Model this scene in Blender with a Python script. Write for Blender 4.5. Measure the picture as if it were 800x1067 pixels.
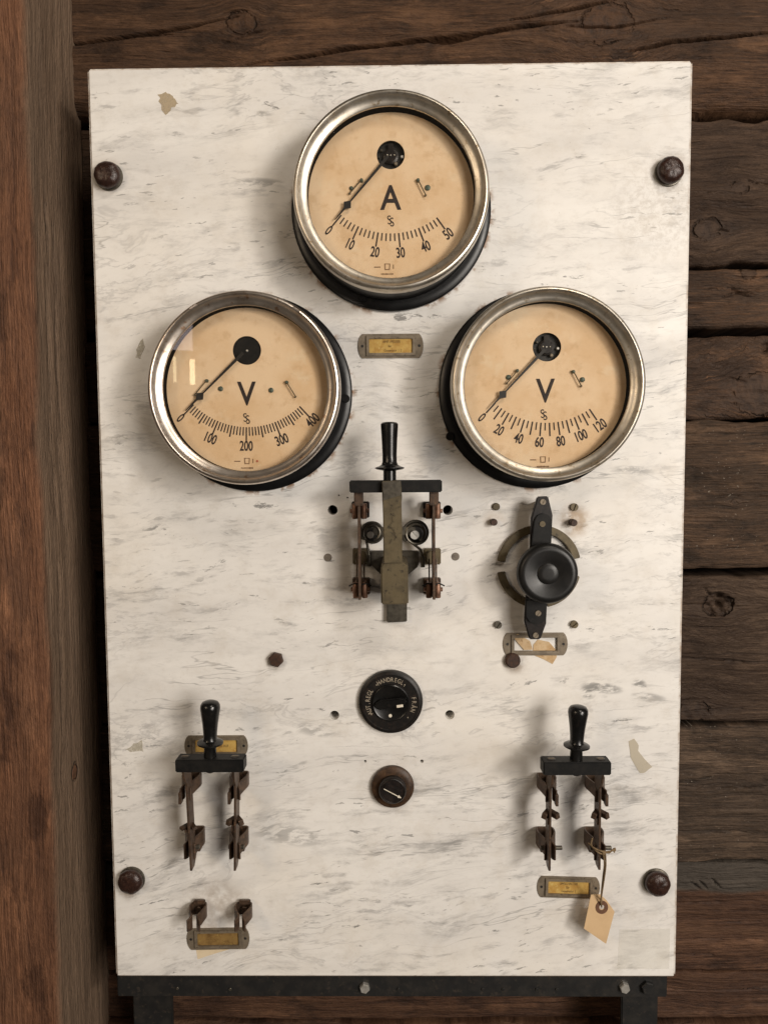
import bpy, bmesh, math, random
import numpy as np
from mathutils import Vector, Matrix
random.seed(7)
PI = math.pi
scene = bpy.context.scene
for o in list(bpy.data.objects): bpy.data.objects.remove(o)
COL = scene.collection

# ------------------------------------------------------------------ camera
# panel front face is the plane Y = 0 (X right, Z up, the viewer at negative Y); panel 0.60 x 0.9456 m
FPX = 770.0
CAM = Vector((0.00115, -0.76092, 0.07692))
RM = ((0.999911, 0.007187, 0.011203), (-0.006453, 0.997915, -0.064222), (-0.011641, 0.064144, 0.997873))
def conv(r): return Vector((r[0], r[2], -r[1]))
RIGHT, DOWN, FWD = conv(RM[0]), conv(RM[1]), conv(RM[2])
cd = bpy.data.cameras.new('camera'); cam = bpy.data.objects.new('camera', cd); COL.objects.link(cam)
cd.sensor_fit = 'HORIZONTAL'; cd.sensor_width = 36.0; cd.lens = 36.0 * FPX / 800.0
cd.clip_start = 0.01; cd.clip_end = 100
mw = Matrix.Identity(4)
for i in range(3):
    mw[i][0] = RIGHT[i]; mw[i][1] = -DOWN[i]; mw[i][2] = -FWD[i]; mw[i][3] = CAM[i]
cam.matrix_world = mw
scene.camera = cam

# ------------------------------------------------------------------ light
w = bpy.data.worlds.new('World'); scene.world = w; w.use_nodes = True
bg = w.node_tree.nodes['Background']
bg.inputs[0].default_value = (1.0, 0.83, 0.66, 1); bg.inputs[1].default_value = 0.065
def lamp(name, loc, target, size, power, color, size_y=None):
    l = bpy.data.lights.new(name, 'AREA'); l.energy = power; l.color = color
    l.shape = 'DISK' if size_y is None else 'RECTANGLE'; l.size = size
    if size_y: l.size_y = size_y
    o = bpy.data.objects.new(name, l); COL.objects.link(o); o.location = loc
    o.rotation_euler = (Vector(target) - Vector(loc)).to_track_quat('-Z', 'Y').to_euler()
    return o
lamp('room_or_fill_lamp', (1.65, -1.95, 0.62), (0, 0, -0.05), 0.45, 25, (1.0, 0.925, 0.84))
lamp('room_or_fill_lamp', (1.55, -2.3, 0.10), (0, 0, -0.1), 1.2, 39, (1.0, 0.925, 0.84))  # broad fill lamp, added to soften and lift the shadows
lamp('room_or_fill_lamp', (-1.65, -1.9, 0.75), (0, 0, 0), 0.60, 10, (1.0, 0.78, 0.54))
lamp('overhead_fill', (0.95, -1.8, 2.0), (0, 0, 0), 0.7, 19, (1.0, 0.89, 0.76))  # soft overhead fill, added to soften the light
lamp('tube_lamp', (-0.79, -2.3, 0.45), (-0.2, 0, 0.1), 0.02, 0.05, (1.0, 0.84, 0.50), 0.10)
lamp('tube_lamp', (-0.86, -2.3, 0.46), (-0.2, 0, 0.1), 0.012, 0.018, (1.0, 0.84, 0.50), 0.10)
lamp('window_light', (-0.92, -2.3, 0.68), (-0.2, 0, 0.15), 0.26, 0.55, (1.0, 0.84, 0.84), 0.28)
scene.view_settings.view_transform = 'Standard'; scene.view_settings.look = 'None'
scene.view_settings.exposure = -0.08; scene.view_settings.gamma = 1.0
scene.view_settings.use_curve_mapping = False

# ------------------------------------------------------------------ pixel to place
def at(px, py, h=0.0):
    """point seen at photo pixel (px,py) that stands h metres in front of the panel face"""
    d = RIGHT * ((px - 400.0) / FPX) + DOWN * ((py - 533.5) / FPX) + FWD
    t = (-h - CAM.y) / d.y
    return CAM + d * t
def xz(px, py, h=0.0):
    p = at(px, py, h); return (p.x, p.z)
def span(p, q, h): return (at(*p, h) - at(*q, h)).length

# ------------------------------------------------------------------ node helpers
class NT:
    def __init__(s, name):
        s.mat = bpy.data.materials.new(name); s.mat.use_nodes = True
        s.t = s.mat.node_tree; s.n = s.t.nodes; s.l = s.t.links
        s.bsdf = s.n['Principled BSDF']; s.out = s.n['Material Output']
    def set(s, sock, v):
        if isinstance(v, bpy.types.NodeSocket): s.l.new(v, sock)
        else:
            if isinstance(v, (tuple, list)) and len(v) == 3 and sock.type == 'RGBA': v = (*v, 1)
            sock.default_value = v
    def m(s, op, a, b=None, c=None, clamp=False):
        n = s.n.new('ShaderNodeMath'); n.operation = op; n.use_clamp = clamp
        s.set(n.inputs[0], a)
        if b is not None: s.set(n.inputs[1], b)
        if c is not None: s.set(n.inputs[2], c)
        return n.outputs[0]
    def add(s, a, b): return s.m('ADD', a, b)
    def sub(s, a, b): return s.m('SUBTRACT', a, b)
    def mul(s, a, b): return s.m('MULTIPLY', a, b)
    def step(s, v, a, b, smooth=True):
        n = s.n.new('ShaderNodeMapRange'); n.interpolation_type = 'SMOOTHSTEP' if smooth else 'LINEAR'
        s.set(n.inputs[0], v); s.set(n.inputs[1], a); s.set(n.inputs[2], b); return n.outputs[0]
    def xyz(s, v=None):
        if v is None: v = s.coord()
        n = s.n.new('ShaderNodeSeparateXYZ'); s.l.new(v, n.inputs[0]); return n.outputs
    def vec(s, x, y, z=0.0):
        n = s.n.new('ShaderNodeCombineXYZ'); s.set(n.inputs[0], x); s.set(n.inputs[1], y); s.set(n.inputs[2], z); return n.outputs[0]
    def coord(s):
        return s.n.new('ShaderNodeTexCoord').outputs['Object']
    def own(s):
        """object coordinates shifted by a number of the object's own, so alike parts wear differently"""
        r = s.n.new('ShaderNodeObjectInfo').outputs['Random']; a = s.n.new('ShaderNodeVectorMath'); a.operation = 'ADD'
        s.l.new(s.coord(), a.inputs[0]); s.l.new(s.vec(s.mul(r, 7.3), s.mul(r, 3.1), s.mul(r, 11.7)), a.inputs[1]); return a.outputs[0]
    def noise(s, v, scale=1.0, detail=4.0, rough=0.55, dist=0.0, off=None):
        if off is not None:
            a = s.n.new('ShaderNodeVectorMath'); a.operation = 'ADD'; s.l.new(v, a.inputs[0]); a.inputs[1].default_value = off; v = a.outputs[0]
        n = s.n.new('ShaderNodeTexNoise'); s.l.new(v, n.inputs['Vector'])
        n.inputs['Scale'].default_value = scale; n.inputs['Detail'].default_value = detail
        n.inputs['Roughness'].default_value = rough; n.inputs['Distortion'].default_value = dist
        return n.outputs['Fac']
    def voro(s, v, scale=1.0, feature='F1'):
        n = s.n.new('ShaderNodeTexVoronoi'); n.feature = feature; s.l.new(v, n.inputs['Vector']); n.inputs['Scale'].default_value = scale
        return n.outputs['Distance']
    def mix(s, f, a, b, mode='MIX'):
        n = s.n.new('ShaderNodeMix'); n.data_type = 'RGBA'; n.blend_type = mode
        s.set(n.inputs[0], f); s.set(n.inputs[6], a); s.set(n.inputs[7], b); return n.outputs[2]
    def ramp(s, f, stops):
        n = s.n.new('ShaderNodeValToRGB'); s.l.new(f, n.inputs[0]); e = n.color_ramp.elements
        while len(e) < len(stops): e.new(0.5)
        for el, (p, c) in zip(e, stops): el.position = p; el.color = (*c, 1)
        return n.outputs[0]
    def bump(s, h, strength=0.3, dist=0.001):
        n = s.n.new('ShaderNodeBump'); n.inputs['Strength'].default_value = strength; n.inputs['Distance'].default_value = dist
        s.l.new(h, n.inputs['Height']); s.l.new(n.outputs[0], s.bsdf.inputs['Normal']); return n
    def base(s, color=None, rough=None, metal=None, spec=None, coat=None):
        for k, v in (('Base Color', color), ('Roughness', rough), ('Metallic', metal), ('Specular IOR Level', spec), ('Coat Weight', coat)):
            if v is not None: s.set(s.bsdf.inputs[k], v)
        return s.mat

def worn(name, c1, c2, rough=0.4, metal=0.0, scale=120.0, lo=0.4, hi=0.65, c3=None, bump=0.15, rvar=0.2, spec=0.5, coat=None):
    """two (or three) tones of one surface in uneven patches, with uneven gloss"""
    k = NT(name); v = k.own()
    a = k.noise(v, scale, 6, 0.62); f = k.step(a, lo, hi)
    col = k.mix(f, c1, c2)
    if c3:
        g = k.step(k.noise(v, scale * 2.7, 5, 0.65, off=(3, 1, 7)), 0.56, 0.70); col = k.mix(g, col, c3)
    fine = k.noise(v, scale * 7, 4, 0.6, off=(1, 5, 2))
    k.base(col, k.add(rough - rvar / 2, k.mul(k.noise(v, scale * 1.6, 4, 0.6, off=(9, 4, 1)), rvar)), metal, spec, coat)
    if bump: k.bump(k.add(a, k.mul(fine, 0.6)), bump, 0.0006)
    return k.mat

MAT = {}
MAT['bakelite'] = worn('black_bakelite', (0.004, 0.004, 0.004), (0.008, 0.0075, 0.007), 0.26, scale=60, bump=0.05, rvar=0.22, c3=(0.014, 0.011, 0.009))
MAT['matt_black'] = worn('matt_black_fibre', (0.007, 0.007, 0.007), (0.013, 0.012, 0.011), 0.5, scale=90, bump=0.10, c3=(0.016, 0.014, 0.012), spec=0.22)
MAT['black_enamel'] = worn('black_enamel', (0.003, 0.003, 0.0035), (0.006, 0.006, 0.0065), 0.34, scale=40, bump=0.05, c3=(0.010, 0.008, 0.006), spec=0.4)
MAT['brown_bakelite'] = worn('brown_bakelite', (0.034, 0.018, 0.010), (0.070, 0.037, 0.019), 0.45, scale=130, bump=0.2, c3=(0.11, 0.058, 0.026), spec=0.35)
MAT['dark_bakelite'] = worn('worn_dark_bakelite', (0.009, 0.007, 0.0065), (0.018, 0.013, 0.011), 0.38, scale=140, bump=0.12, c3=(0.036, 0.022, 0.016), spec=0.35)
MAT['nickel'] = worn('tarnished_nickel', (0.70, 0.65, 0.57), (0.58, 0.52, 0.43), 0.40, 1.0, scale=55, bump=0.06, rvar=0.22, c3=(0.40, 0.32, 0.22))
MAT['nickel_pink'] = worn('coppery_nickel', (0.74, 0.67, 0.60), (0.62, 0.54, 0.46), 0.33, 1.0, scale=55, bump=0.06, rvar=0.22, c3=(0.46, 0.30, 0.20))
MAT['brass_dark'] = worn('dark_brass', (0.135, 0.105, 0.058), (0.090, 0.070, 0.040), 0.48, 0.35, scale=70, bump=0.2, c3=(0.045, 0.036, 0.022))
MAT['brass_frame'] = worn('dull_brass', (0.25, 0.205, 0.15), (0.18, 0.145, 0.105), 0.45, 0.35, scale=110, bump=0.15, c3=(0.11, 0.085, 0.06))
MAT['bronze'] = worn('brown_bronze', (0.100, 0.062, 0.040), (0.050, 0.032, 0.022), 0.44, 0.35, scale=150, bump=0.25, c3=(0.19, 0.105, 0.06))
MAT['copper'] = worn('worn_copper', (0.33, 0.185, 0.125), (0.17, 0.092, 0.060), 0.46, 0.6, scale=170, bump=0.15, c3=(0.10, 0.05, 0.03))
MAT['rust'] = worn('rusty_iron', (0.060, 0.028, 0.016), (0.032, 0.017, 0.012), 0.55, 0.2, scale=260, bump=0.45, c3=(0.13, 0.055, 0.022))
MAT['bolt'] = worn('brown_lacquered_iron', (0.026, 0.012, 0.009), (0.044, 0.020, 0.014), 0.25, 0.1, scale=220, bump=0.6, c3=(0.07, 0.035, 0.022))
MAT['steel'] = worn('grey_steel', (0.14, 0.125, 0.10), (0.09, 0.08, 0.065), 0.38, 0.7, scale=200, bump=0.15)
MAT['bright_steel'] = worn('bright_steel', (0.66, 0.64, 0.60), (0.52, 0.50, 0.46), 0.42, 0.7, scale=160, bump=0.1)
MAT['iron_frame'] = worn('black_painted_iron', (0.010, 0.010, 0.010), (0.020, 0.018, 0.016), 0.5, scale=60, bump=0.2, c3=(0.035, 0.028, 0.022))
MAT['plug'] = worn('grey_plug', (0.20, 0.17, 0.135), (0.13, 0.11, 0.09), 0.7, scale=260, bump=0.2)
MAT['ink'] = worn('black_ink', (0.018, 0.010, 0.009), (0.030, 0.018, 0.015), 0.7, scale=200, bump=0)
MAT['faded_ink'] = worn('faded_ink', (0.20, 0.11, 0.055), (0.26, 0.15, 0.08), 0.8, scale=300, bump=0)
MAT['type_ink'] = worn('typewriter_ink', (0.10, 0.055, 0.02), (0.17, 0.10, 0.035), 0.8, scale=900, bump=0)
MAT['red_ink'] = worn('red_ink', (0.45, 0.10, 0.05), (0.4, 0.12, 0.06), 0.8, scale=200, bump=0)
MAT['pointer'] = worn('pointer_black', (0.012, 0.010, 0.009), (0.018, 0.015, 0.013), 0.5, scale=200, bump=0)
MAT['verdigris'] = worn('verdigris_screw', (0.10, 0.13, 0.10), (0.06, 0.07, 0.055), 0.5, 0.4, scale=500, bump=0.1)
MAT['white_paint'] = worn('aged_white_paint', (0.80, 0.74, 0.62), (0.66, 0.60, 0.48), 0.6, scale=500, bump=0.1)
MAT['letter_fill'] = worn('worn_letter_fill', (0.40, 0.34, 0.26), (0.20, 0.165, 0.12), 0.7, scale=600, bump=0)
MAT['manila'] = worn('manila_card', (0.60, 0.42, 0.24), (0.55, 0.38, 0.215), 0.75, scale=60, bump=0.05, spec=0.2)
MAT['tag_ring'] = worn('brown_fibre_ring', (0.13, 0.055, 0.022), (0.10, 0.04, 0.016), 0.6, scale=300, bump=0.1)
MAT['string'] = worn('hemp_string', (0.24, 0.17, 0.10), (0.14, 0.095, 0.05), 0.9, scale=500, bump=0.4, spec=0.1)
MAT['torn_paper'] = worn('yellowed_torn_paper', (0.62, 0.46, 0.28), (0.50, 0.33, 0.17), 0.8, scale=90, bump=0.2, c3=(0.30, 0.17, 0.08), spec=0.2)
MAT['cream_paper'] = worn('cream_paper', (0.72, 0.60, 0.42), (0.66, 0.53, 0.35), 0.8, scale=80, bump=0.1, spec=0.2)
MAT['label_paper'] = worn('yellowed_label', (0.56, 0.37, 0.11), (0.44, 0.25, 0.065), 0.35, scale=130, bump=0.1, c3=(0.62, 0.47, 0.18), spec=0.4)
MAT['label_brown'] = worn('browned_label', (0.26, 0.16, 0.055), (0.15, 0.085, 0.03), 0.3, scale=110, bump=0.1, c3=(0.34, 0.24, 0.07), spec=0.4)
MAT['ring_black'] = worn('flat_ring_black', (0.002, 0.002, 0.002), (0.003, 0.003, 0.003), 0.85, scale=60, bump=0, spec=0.08)  # even, very dark matt black for the ring inside the bezel
MAT['mechanism'] = worn('dark_mechanism', (0.010, 0.009, 0.008), (0.022, 0.019, 0.016), 0.5, scale=200, bump=0.1)

def dial_paper():
    k = NT('aged_dial_paper'); v = k.own()
    a = k.noise(v, 14, 5, 0.6); b = k.noise(v, 60, 5, 0.65, off=(4, 2, 1)); c = k.noise(v, 420, 3, 0.6, off=(2, 8, 3))
    col = k.mix(k.step(a, 0.38, 0.64), (0.76, 0.53, 0.315), (0.85, 0.64, 0.425))
    col = k.mix(k.mul(k.step(b, 0.50, 0.72), 0.45), col, (0.58, 0.36, 0.175))
    st = k.noise(v, 26, 6, 0.7, off=(14, 6, 3)); col = k.mix(k.mul(k.step(st, 0.55, 0.70), 0.45), col, (0.86, 0.72, 0.52))
    col = k.mix(k.mul(k.step(c, 0.66, 0.76), 0.35), col, (0.34, 0.19, 0.09))
    k.base(col, 0.6, 0.0, 0.3); k.bump(b, 0.05, 0.0004); return k.mat
MAT['dial'] = dial_paper()

def glass():
    k = NT('window_glass')
    tr = k.n.new('ShaderNodeBsdfTransparent'); tr.inputs[0].default_value = (0.992, 0.990, 0.982, 1)
    gl = k.n.new('ShaderNodeBsdfGlossy'); gl.inputs['Roughness'].default_value = 0.015
    ge = k.n.new('ShaderNodeNewGeometry'); dt = k.n.new('ShaderNodeVectorMath'); dt.operation = 'DOT_PRODUCT'
    k.l.new(ge.outputs['Normal'], dt.inputs[0]); k.l.new(ge.outputs['Incoming'], dt.inputs[1])
    fr = k.m('MULTIPLY_ADD', k.m('POWER', k.sub(1.0, k.m('ABSOLUTE', dt.outputs['Value'])), 5.0), 0.95, 0.045)
    mx = k.n.new('ShaderNodeMixShader'); k.l.new(fr, mx.inputs[0]); k.l.new(tr.outputs[0], mx.inputs[1]); k.l.new(gl.outputs[0], mx.inputs[2])
    k.l.new(mx.outputs[0], k.out.inputs[0]); return k.mat
MAT['glass'] = glass()

def film(name, color, alpha, rough=0.4, scale=150):
    k = NT(name); v = k.coord()
    a = k.mul(k.step(k.noise(v, scale, 5, 0.6), 0.22 if scale > 200 else 0.0, 0.55 if scale > 200 else 0.45), alpha)
    k.base(color, rough, 0.0, 0.4); k.set(k.bsdf.inputs['Alpha'], a); return k.mat
MAT['tan_residue'] = film('tan_residue', (0.54, 0.44, 0.30), 0.75, 0.7, 260)
MAT['grey_tape'] = film('grey_tape', (0.62, 0.56, 0.45), 0.75, 0.35)
MAT['green_smear'] = film('greenish_smear', (0.55, 0.51, 0.41), 0.40, 0.6, 320)
MAT['clear_film'] = film('clear_film', (0.58, 0.56, 0.46), 0.07, 0.3, 60)

# ------------------------------------------------------------------ mesh helpers
class MB:
    def __init__(s): s.v = []; s.f = []; s.sm = []
    def raw(s, vs, fs, smooth=False):
        b = len(s.v); s.v += [Vector(p) for p in vs]; s.f += [tuple(i + b for i in f) for f in fs]; s.sm += [smooth] * len(fs); return s
    def box(s, c, d, rot=None):
        vs = []
        for x in (-.5, .5):
            for y in (-.5, .5):
                for z in (-.5, .5):
                    p = Vector((x * d[0], y * d[1], z * d[2]))
                    if rot is not None: p = rot @ p
                    vs.append(p + Vector(c))
        return s.raw(vs, [(0, 1, 3, 2), (4, 6, 7, 5), (0, 4, 5, 1), (2, 3, 7, 6), (0, 2, 6, 4), (1, 5, 7, 3)])
    def lathe(s, o, axis, prof, n=48, smooth=True, closed=False, sharp=()):
        """prof: (radius, distance along axis); runs are welded; closed joins the last ring to the first"""
        a = Vector(axis).normalized(); u = a.orthogonal().normalized(); w_ = a.cross(u); o = Vector(o)
        rings = []; vs = []
        for r, t in prof:
            if r < 1e-7: rings.append([len(vs)]); vs.append(o + a * t)
            else:
                rings.append(list(range(len(vs), len(vs) + n)))
                for i in range(n):
                    q = 2 * PI * i / n; vs.append(o + a * t + (u * math.cos(q) + w_ * math.sin(q)) * r)
        fs = []; rr = rings + ([rings[0]] if closed else [])
        for A, B in zip(rr, rr[1:]):
            for i in range(n):
                j = (i + 1) % n
                if len(A) == 1 and len(B) == 1: continue
                if len(A) == 1: fs.append((A[0], B[i], B[j]))
                elif len(B) == 1: fs.append((A[i], B[0], A[j]))
                else: fs.append((A[i], B[i], B[j], A[j]))
        return s.raw(vs, fs, smooth)
    def cyl(s, o, axis, r, t0, t1, n=24):
        e = min(r * 0.12, 0.0008, abs(t1 - t0) * 0.3)
        return s.lathe(o, axis, [(0, t0), (r, t0), (r, t1 - e), (r - e, t1), (0, t1)], n, False)
    def tube(s, pts, r, n=8, closed=False):
        pts = [Vector(p) for p in pts]; vs = []; fs = []; m = len(pts)
        rad = r if isinstance(r, (list, tuple)) else [r] * m
        up = None
        for i, p in enumerate(pts):
            if closed: t = pts[(i + 1) % m] - pts[i - 1]
            else: t = pts[min(i + 1, m - 1)] - pts[max(i - 1, 0)]
            t.normalize()
            if up is None: up = t.orthogonal().normalized()
            up = (up - t * up.dot(t)); up = up.normalized() if up.length > 1e-6 else t.orthogonal().normalized()
            b = t.cross(up)
            for k in range(n):
                q = 2 * PI * k / n; vs.append(p + (up * math.cos(q) + b * math.sin(q)) * rad[i])
        for i in range(m if closed else m - 1):
            j = (i + 1) % m
            for k in range(n):
                l = (k + 1) % n; fs.append((i * n + k, i * n + l, j * n + l, j * n + k))
        if not closed:
            fs.append(tuple(range(n))[::-1]); fs.append(tuple(range((m - 1) * n, m * n)))
        return s.raw(vs, fs, True)
    def prism(s, poly, y0, y1):
        """poly of (x,z), extruded from y0 to y1 (both in world Y)"""
        n = len(poly); vs = [(x, y0, z) for x, z in poly] + [(x, y1, z) for x, z in poly]
        fs = [tuple(range(n)), tuple(range(2 * n - 1, n - 1, -1))]
        fs += [(i, i + n, (i + 1) % n + n, (i + 1) % n) for i in range(n)]
        return s.raw(vs, fs)
    def frame(s, outer, inner, y0, y1):
        """ring between two outlines with the same number of points"""
        n = len(outer); vs = [(x, y0, z) for x, z in outer] + [(x, y0, z) for x, z in inner] + [(x, y1, z) for x, z in outer] + [(x, y1, z) for x, z in inner]
        fs = []
        for i in range(n):
            j = (i + 1) % n
            fs += [(i, j, n + j, n + i), (2 * n + i, 3 * n + i, 3 * n + j, 2 * n + j), (i, 2 * n + i, 2 * n + j, j), (n + i, n + j, 3 * n + j, 3 * n + i)]
        return s.raw(vs, fs)
    def strip(s, path, thick, za, zb):
        """sheet strip: path of (x,y) in plan, za/zb lower and upper edge for each path point"""
        pts = [Vector((p[0], p[1], 0)) for p in path]; n = len(pts); vs = []
        for i, p in enumerate(pts):
            t = (pts[min(i + 1, n - 1)] - pts[max(i - 1, 0)]).normalized(); nn = Vector((-t.y, t.x, 0)) * thick / 2
            for q in (p + nn, p - nn):
                for z in (za[i], zb[i]): vs.append((q.x, q.y, z))
        fs = []
        for i in range(n - 1):
            a, b = 4 * i, 4 * i + 4
            fs += [(a, a + 1, b + 1, b), (a + 3, a + 2, b + 2, b + 3), (a + 1, a + 3, b + 3, b + 1), (a + 2, a, b, b + 2)]
        fs += [(0, 2, 3, 1), (4 * n - 4, 4 * n - 3, 4 * n - 1, 4 * n - 2)]
        return s.raw(vs, fs)
    def build(s, name, mat, parent=None, bevel=0.0, seg=2, loc=None):
        org = Vector((0, 0, 0))
        if parent is not None:
            q = parent
            while q is not None: org += q.location; q = q.parent
        if loc is not None: org += Vector(loc)
        me = bpy.data.meshes.new(name)
        me.from_pydata([p - org for p in s.v], [], s.f)
        me.polygons.foreach_set('use_smooth', s.sm)
        bm = bmesh.new(); bm.from_mesh(me)
        bmesh.ops.recalc_face_normals(bm, faces=bm.faces)
        if bevel:
            ed = [e for e in bm.edges if len(e.link_faces) == 2 and e.calc_face_angle(0) > 0.6]
            bmesh.ops.bevel(bm, geom=ed, offset=bevel, segments=seg, affect='EDGES', clamp_overlap=True)
        bm.to_mesh(me); bm.free()
        if any(s.sm):
            try: me.set_sharp_from_angle(angle=math.radians(40))
            except Exception: pass
        me.materials.append(MAT[mat] if isinstance(mat, str) else mat)
        o = bpy.data.objects.new(name, me); COL.objects.link(o)
        if parent is not None: o.parent = parent
        if loc is not None: o.location = loc
        return o
OUT = (0, -1, 0)      # away from the panel, towards the viewer
def thing(name, label, cat, loc, group=None):
    o = bpy.data.objects.new(name, None); COL.objects.link(o); o.location = loc; o.empty_display_size = 0.02
    return tag(o, label, cat, group)
def tag(o, label, cat, group=None):
    o['label'] = label; o['category'] = cat
    if group: o['group'] = group
    return o
def circ(cx, cz, r, n=32, a0=0.0): return [(cx + r * math.cos(a0 + 2 * PI * i / n), cz + r * math.sin(a0 + 2 * PI * i / n)) for i in range(n)]
def polar(cx, cz, r, a): return (cx + r * math.sin(a), cz - r * math.cos(a))     # angle from straight down, to the right

_tc = {}
def text2d(txt, weight=0.0):
    if (txt, weight) in _tc: return _tc[(txt, weight)]
    c = bpy.data.curves.new('t', 'FONT'); c.body = txt; c.size = 1.0; c.align_x = 'CENTER'; c.align_y = 'CENTER'; c.offset = weight; c.resolution_u = 4
    o = bpy.data.objects.new('t', c); COL.objects.link(o)
    dg = bpy.context.evaluated_depsgraph_get(); dg.update()
    me = bpy.data.meshes.new_from_object(o.evaluated_get(dg))
    vs = [(v.co.x, v.co.y) for v in me.vertices]; fs = [tuple(p.vertices) for p in me.polygons]
    bpy.data.objects.remove(o); bpy.data.curves.remove(c); bpy.data.meshes.remove(me)
    if vs:
        x0 = min(v[0] for v in vs); x1 = max(v[0] for v in vs); y0 = min(v[1] for v in vs); y1 = max(v[1] for v in vs)
        vs = [(x - (x0 + x1) / 2, y - (y0 + y1) / 2) for x, y in vs]; hh = y1 - y0
    else: hh = 1
    _tc[(txt, weight)] = (vs, fs, hh); return _tc[(txt, weight)]
def put_text(mb, txt, cx, cz, y, height, sx=1.0, rot=0.0, weight=0.0, ref=None):
    """flat lettering on a plane Y = y; height is that of ref (default the text itself)"""
    vs, fs, hh = text2d(txt, weight)
    if ref: hh = text2d(ref, weight)[2]
    k = height / hh; c, s_ = math.cos(rot), math.sin(rot)
    out = []
    for x, z in vs:
        x, z = x * k * sx, z * k
        out.append((cx + x * c - z * s_, y, cz + x * s_ + z * c))
    mb.raw(out, fs)

# ------------------------------------------------------------------ value noise for rough timber
def vnoise(x, y, seed):
    def h(i, j):
        n = (i * 374761393 + j * 668265263 + seed * 974634777) & 0xffffffff
        n = ((n ^ (n >> 13)) * 1274126177) & 0xffffffff
        return ((n ^ (n >> 16)) & 0xffff) / 65535.0
    xi = np.floor(x).astype(np.int64); yi = np.floor(y).astype(np.int64); fx = x - xi; fy = y - yi
    fx = fx * fx * (3 - 2 * fx); fy = fy * fy * (3 - 2 * fy)
    a, b, c, d = h(xi, yi), h(xi + 1, yi), h(xi, yi + 1), h(xi + 1, yi + 1)
    return (a * (1 - fx) + b * fx) * (1 - fy) + (c * (1 - fx) + d * fx) * fy - 0.5
def fbm(x, y, seed, o=3):
    t = 0; a = 1.0
    for k in range(o): t = t + a * vnoise(x * 2 ** k, y * 2 ** k, seed + k * 17); a *= 0.5
    return t

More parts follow.
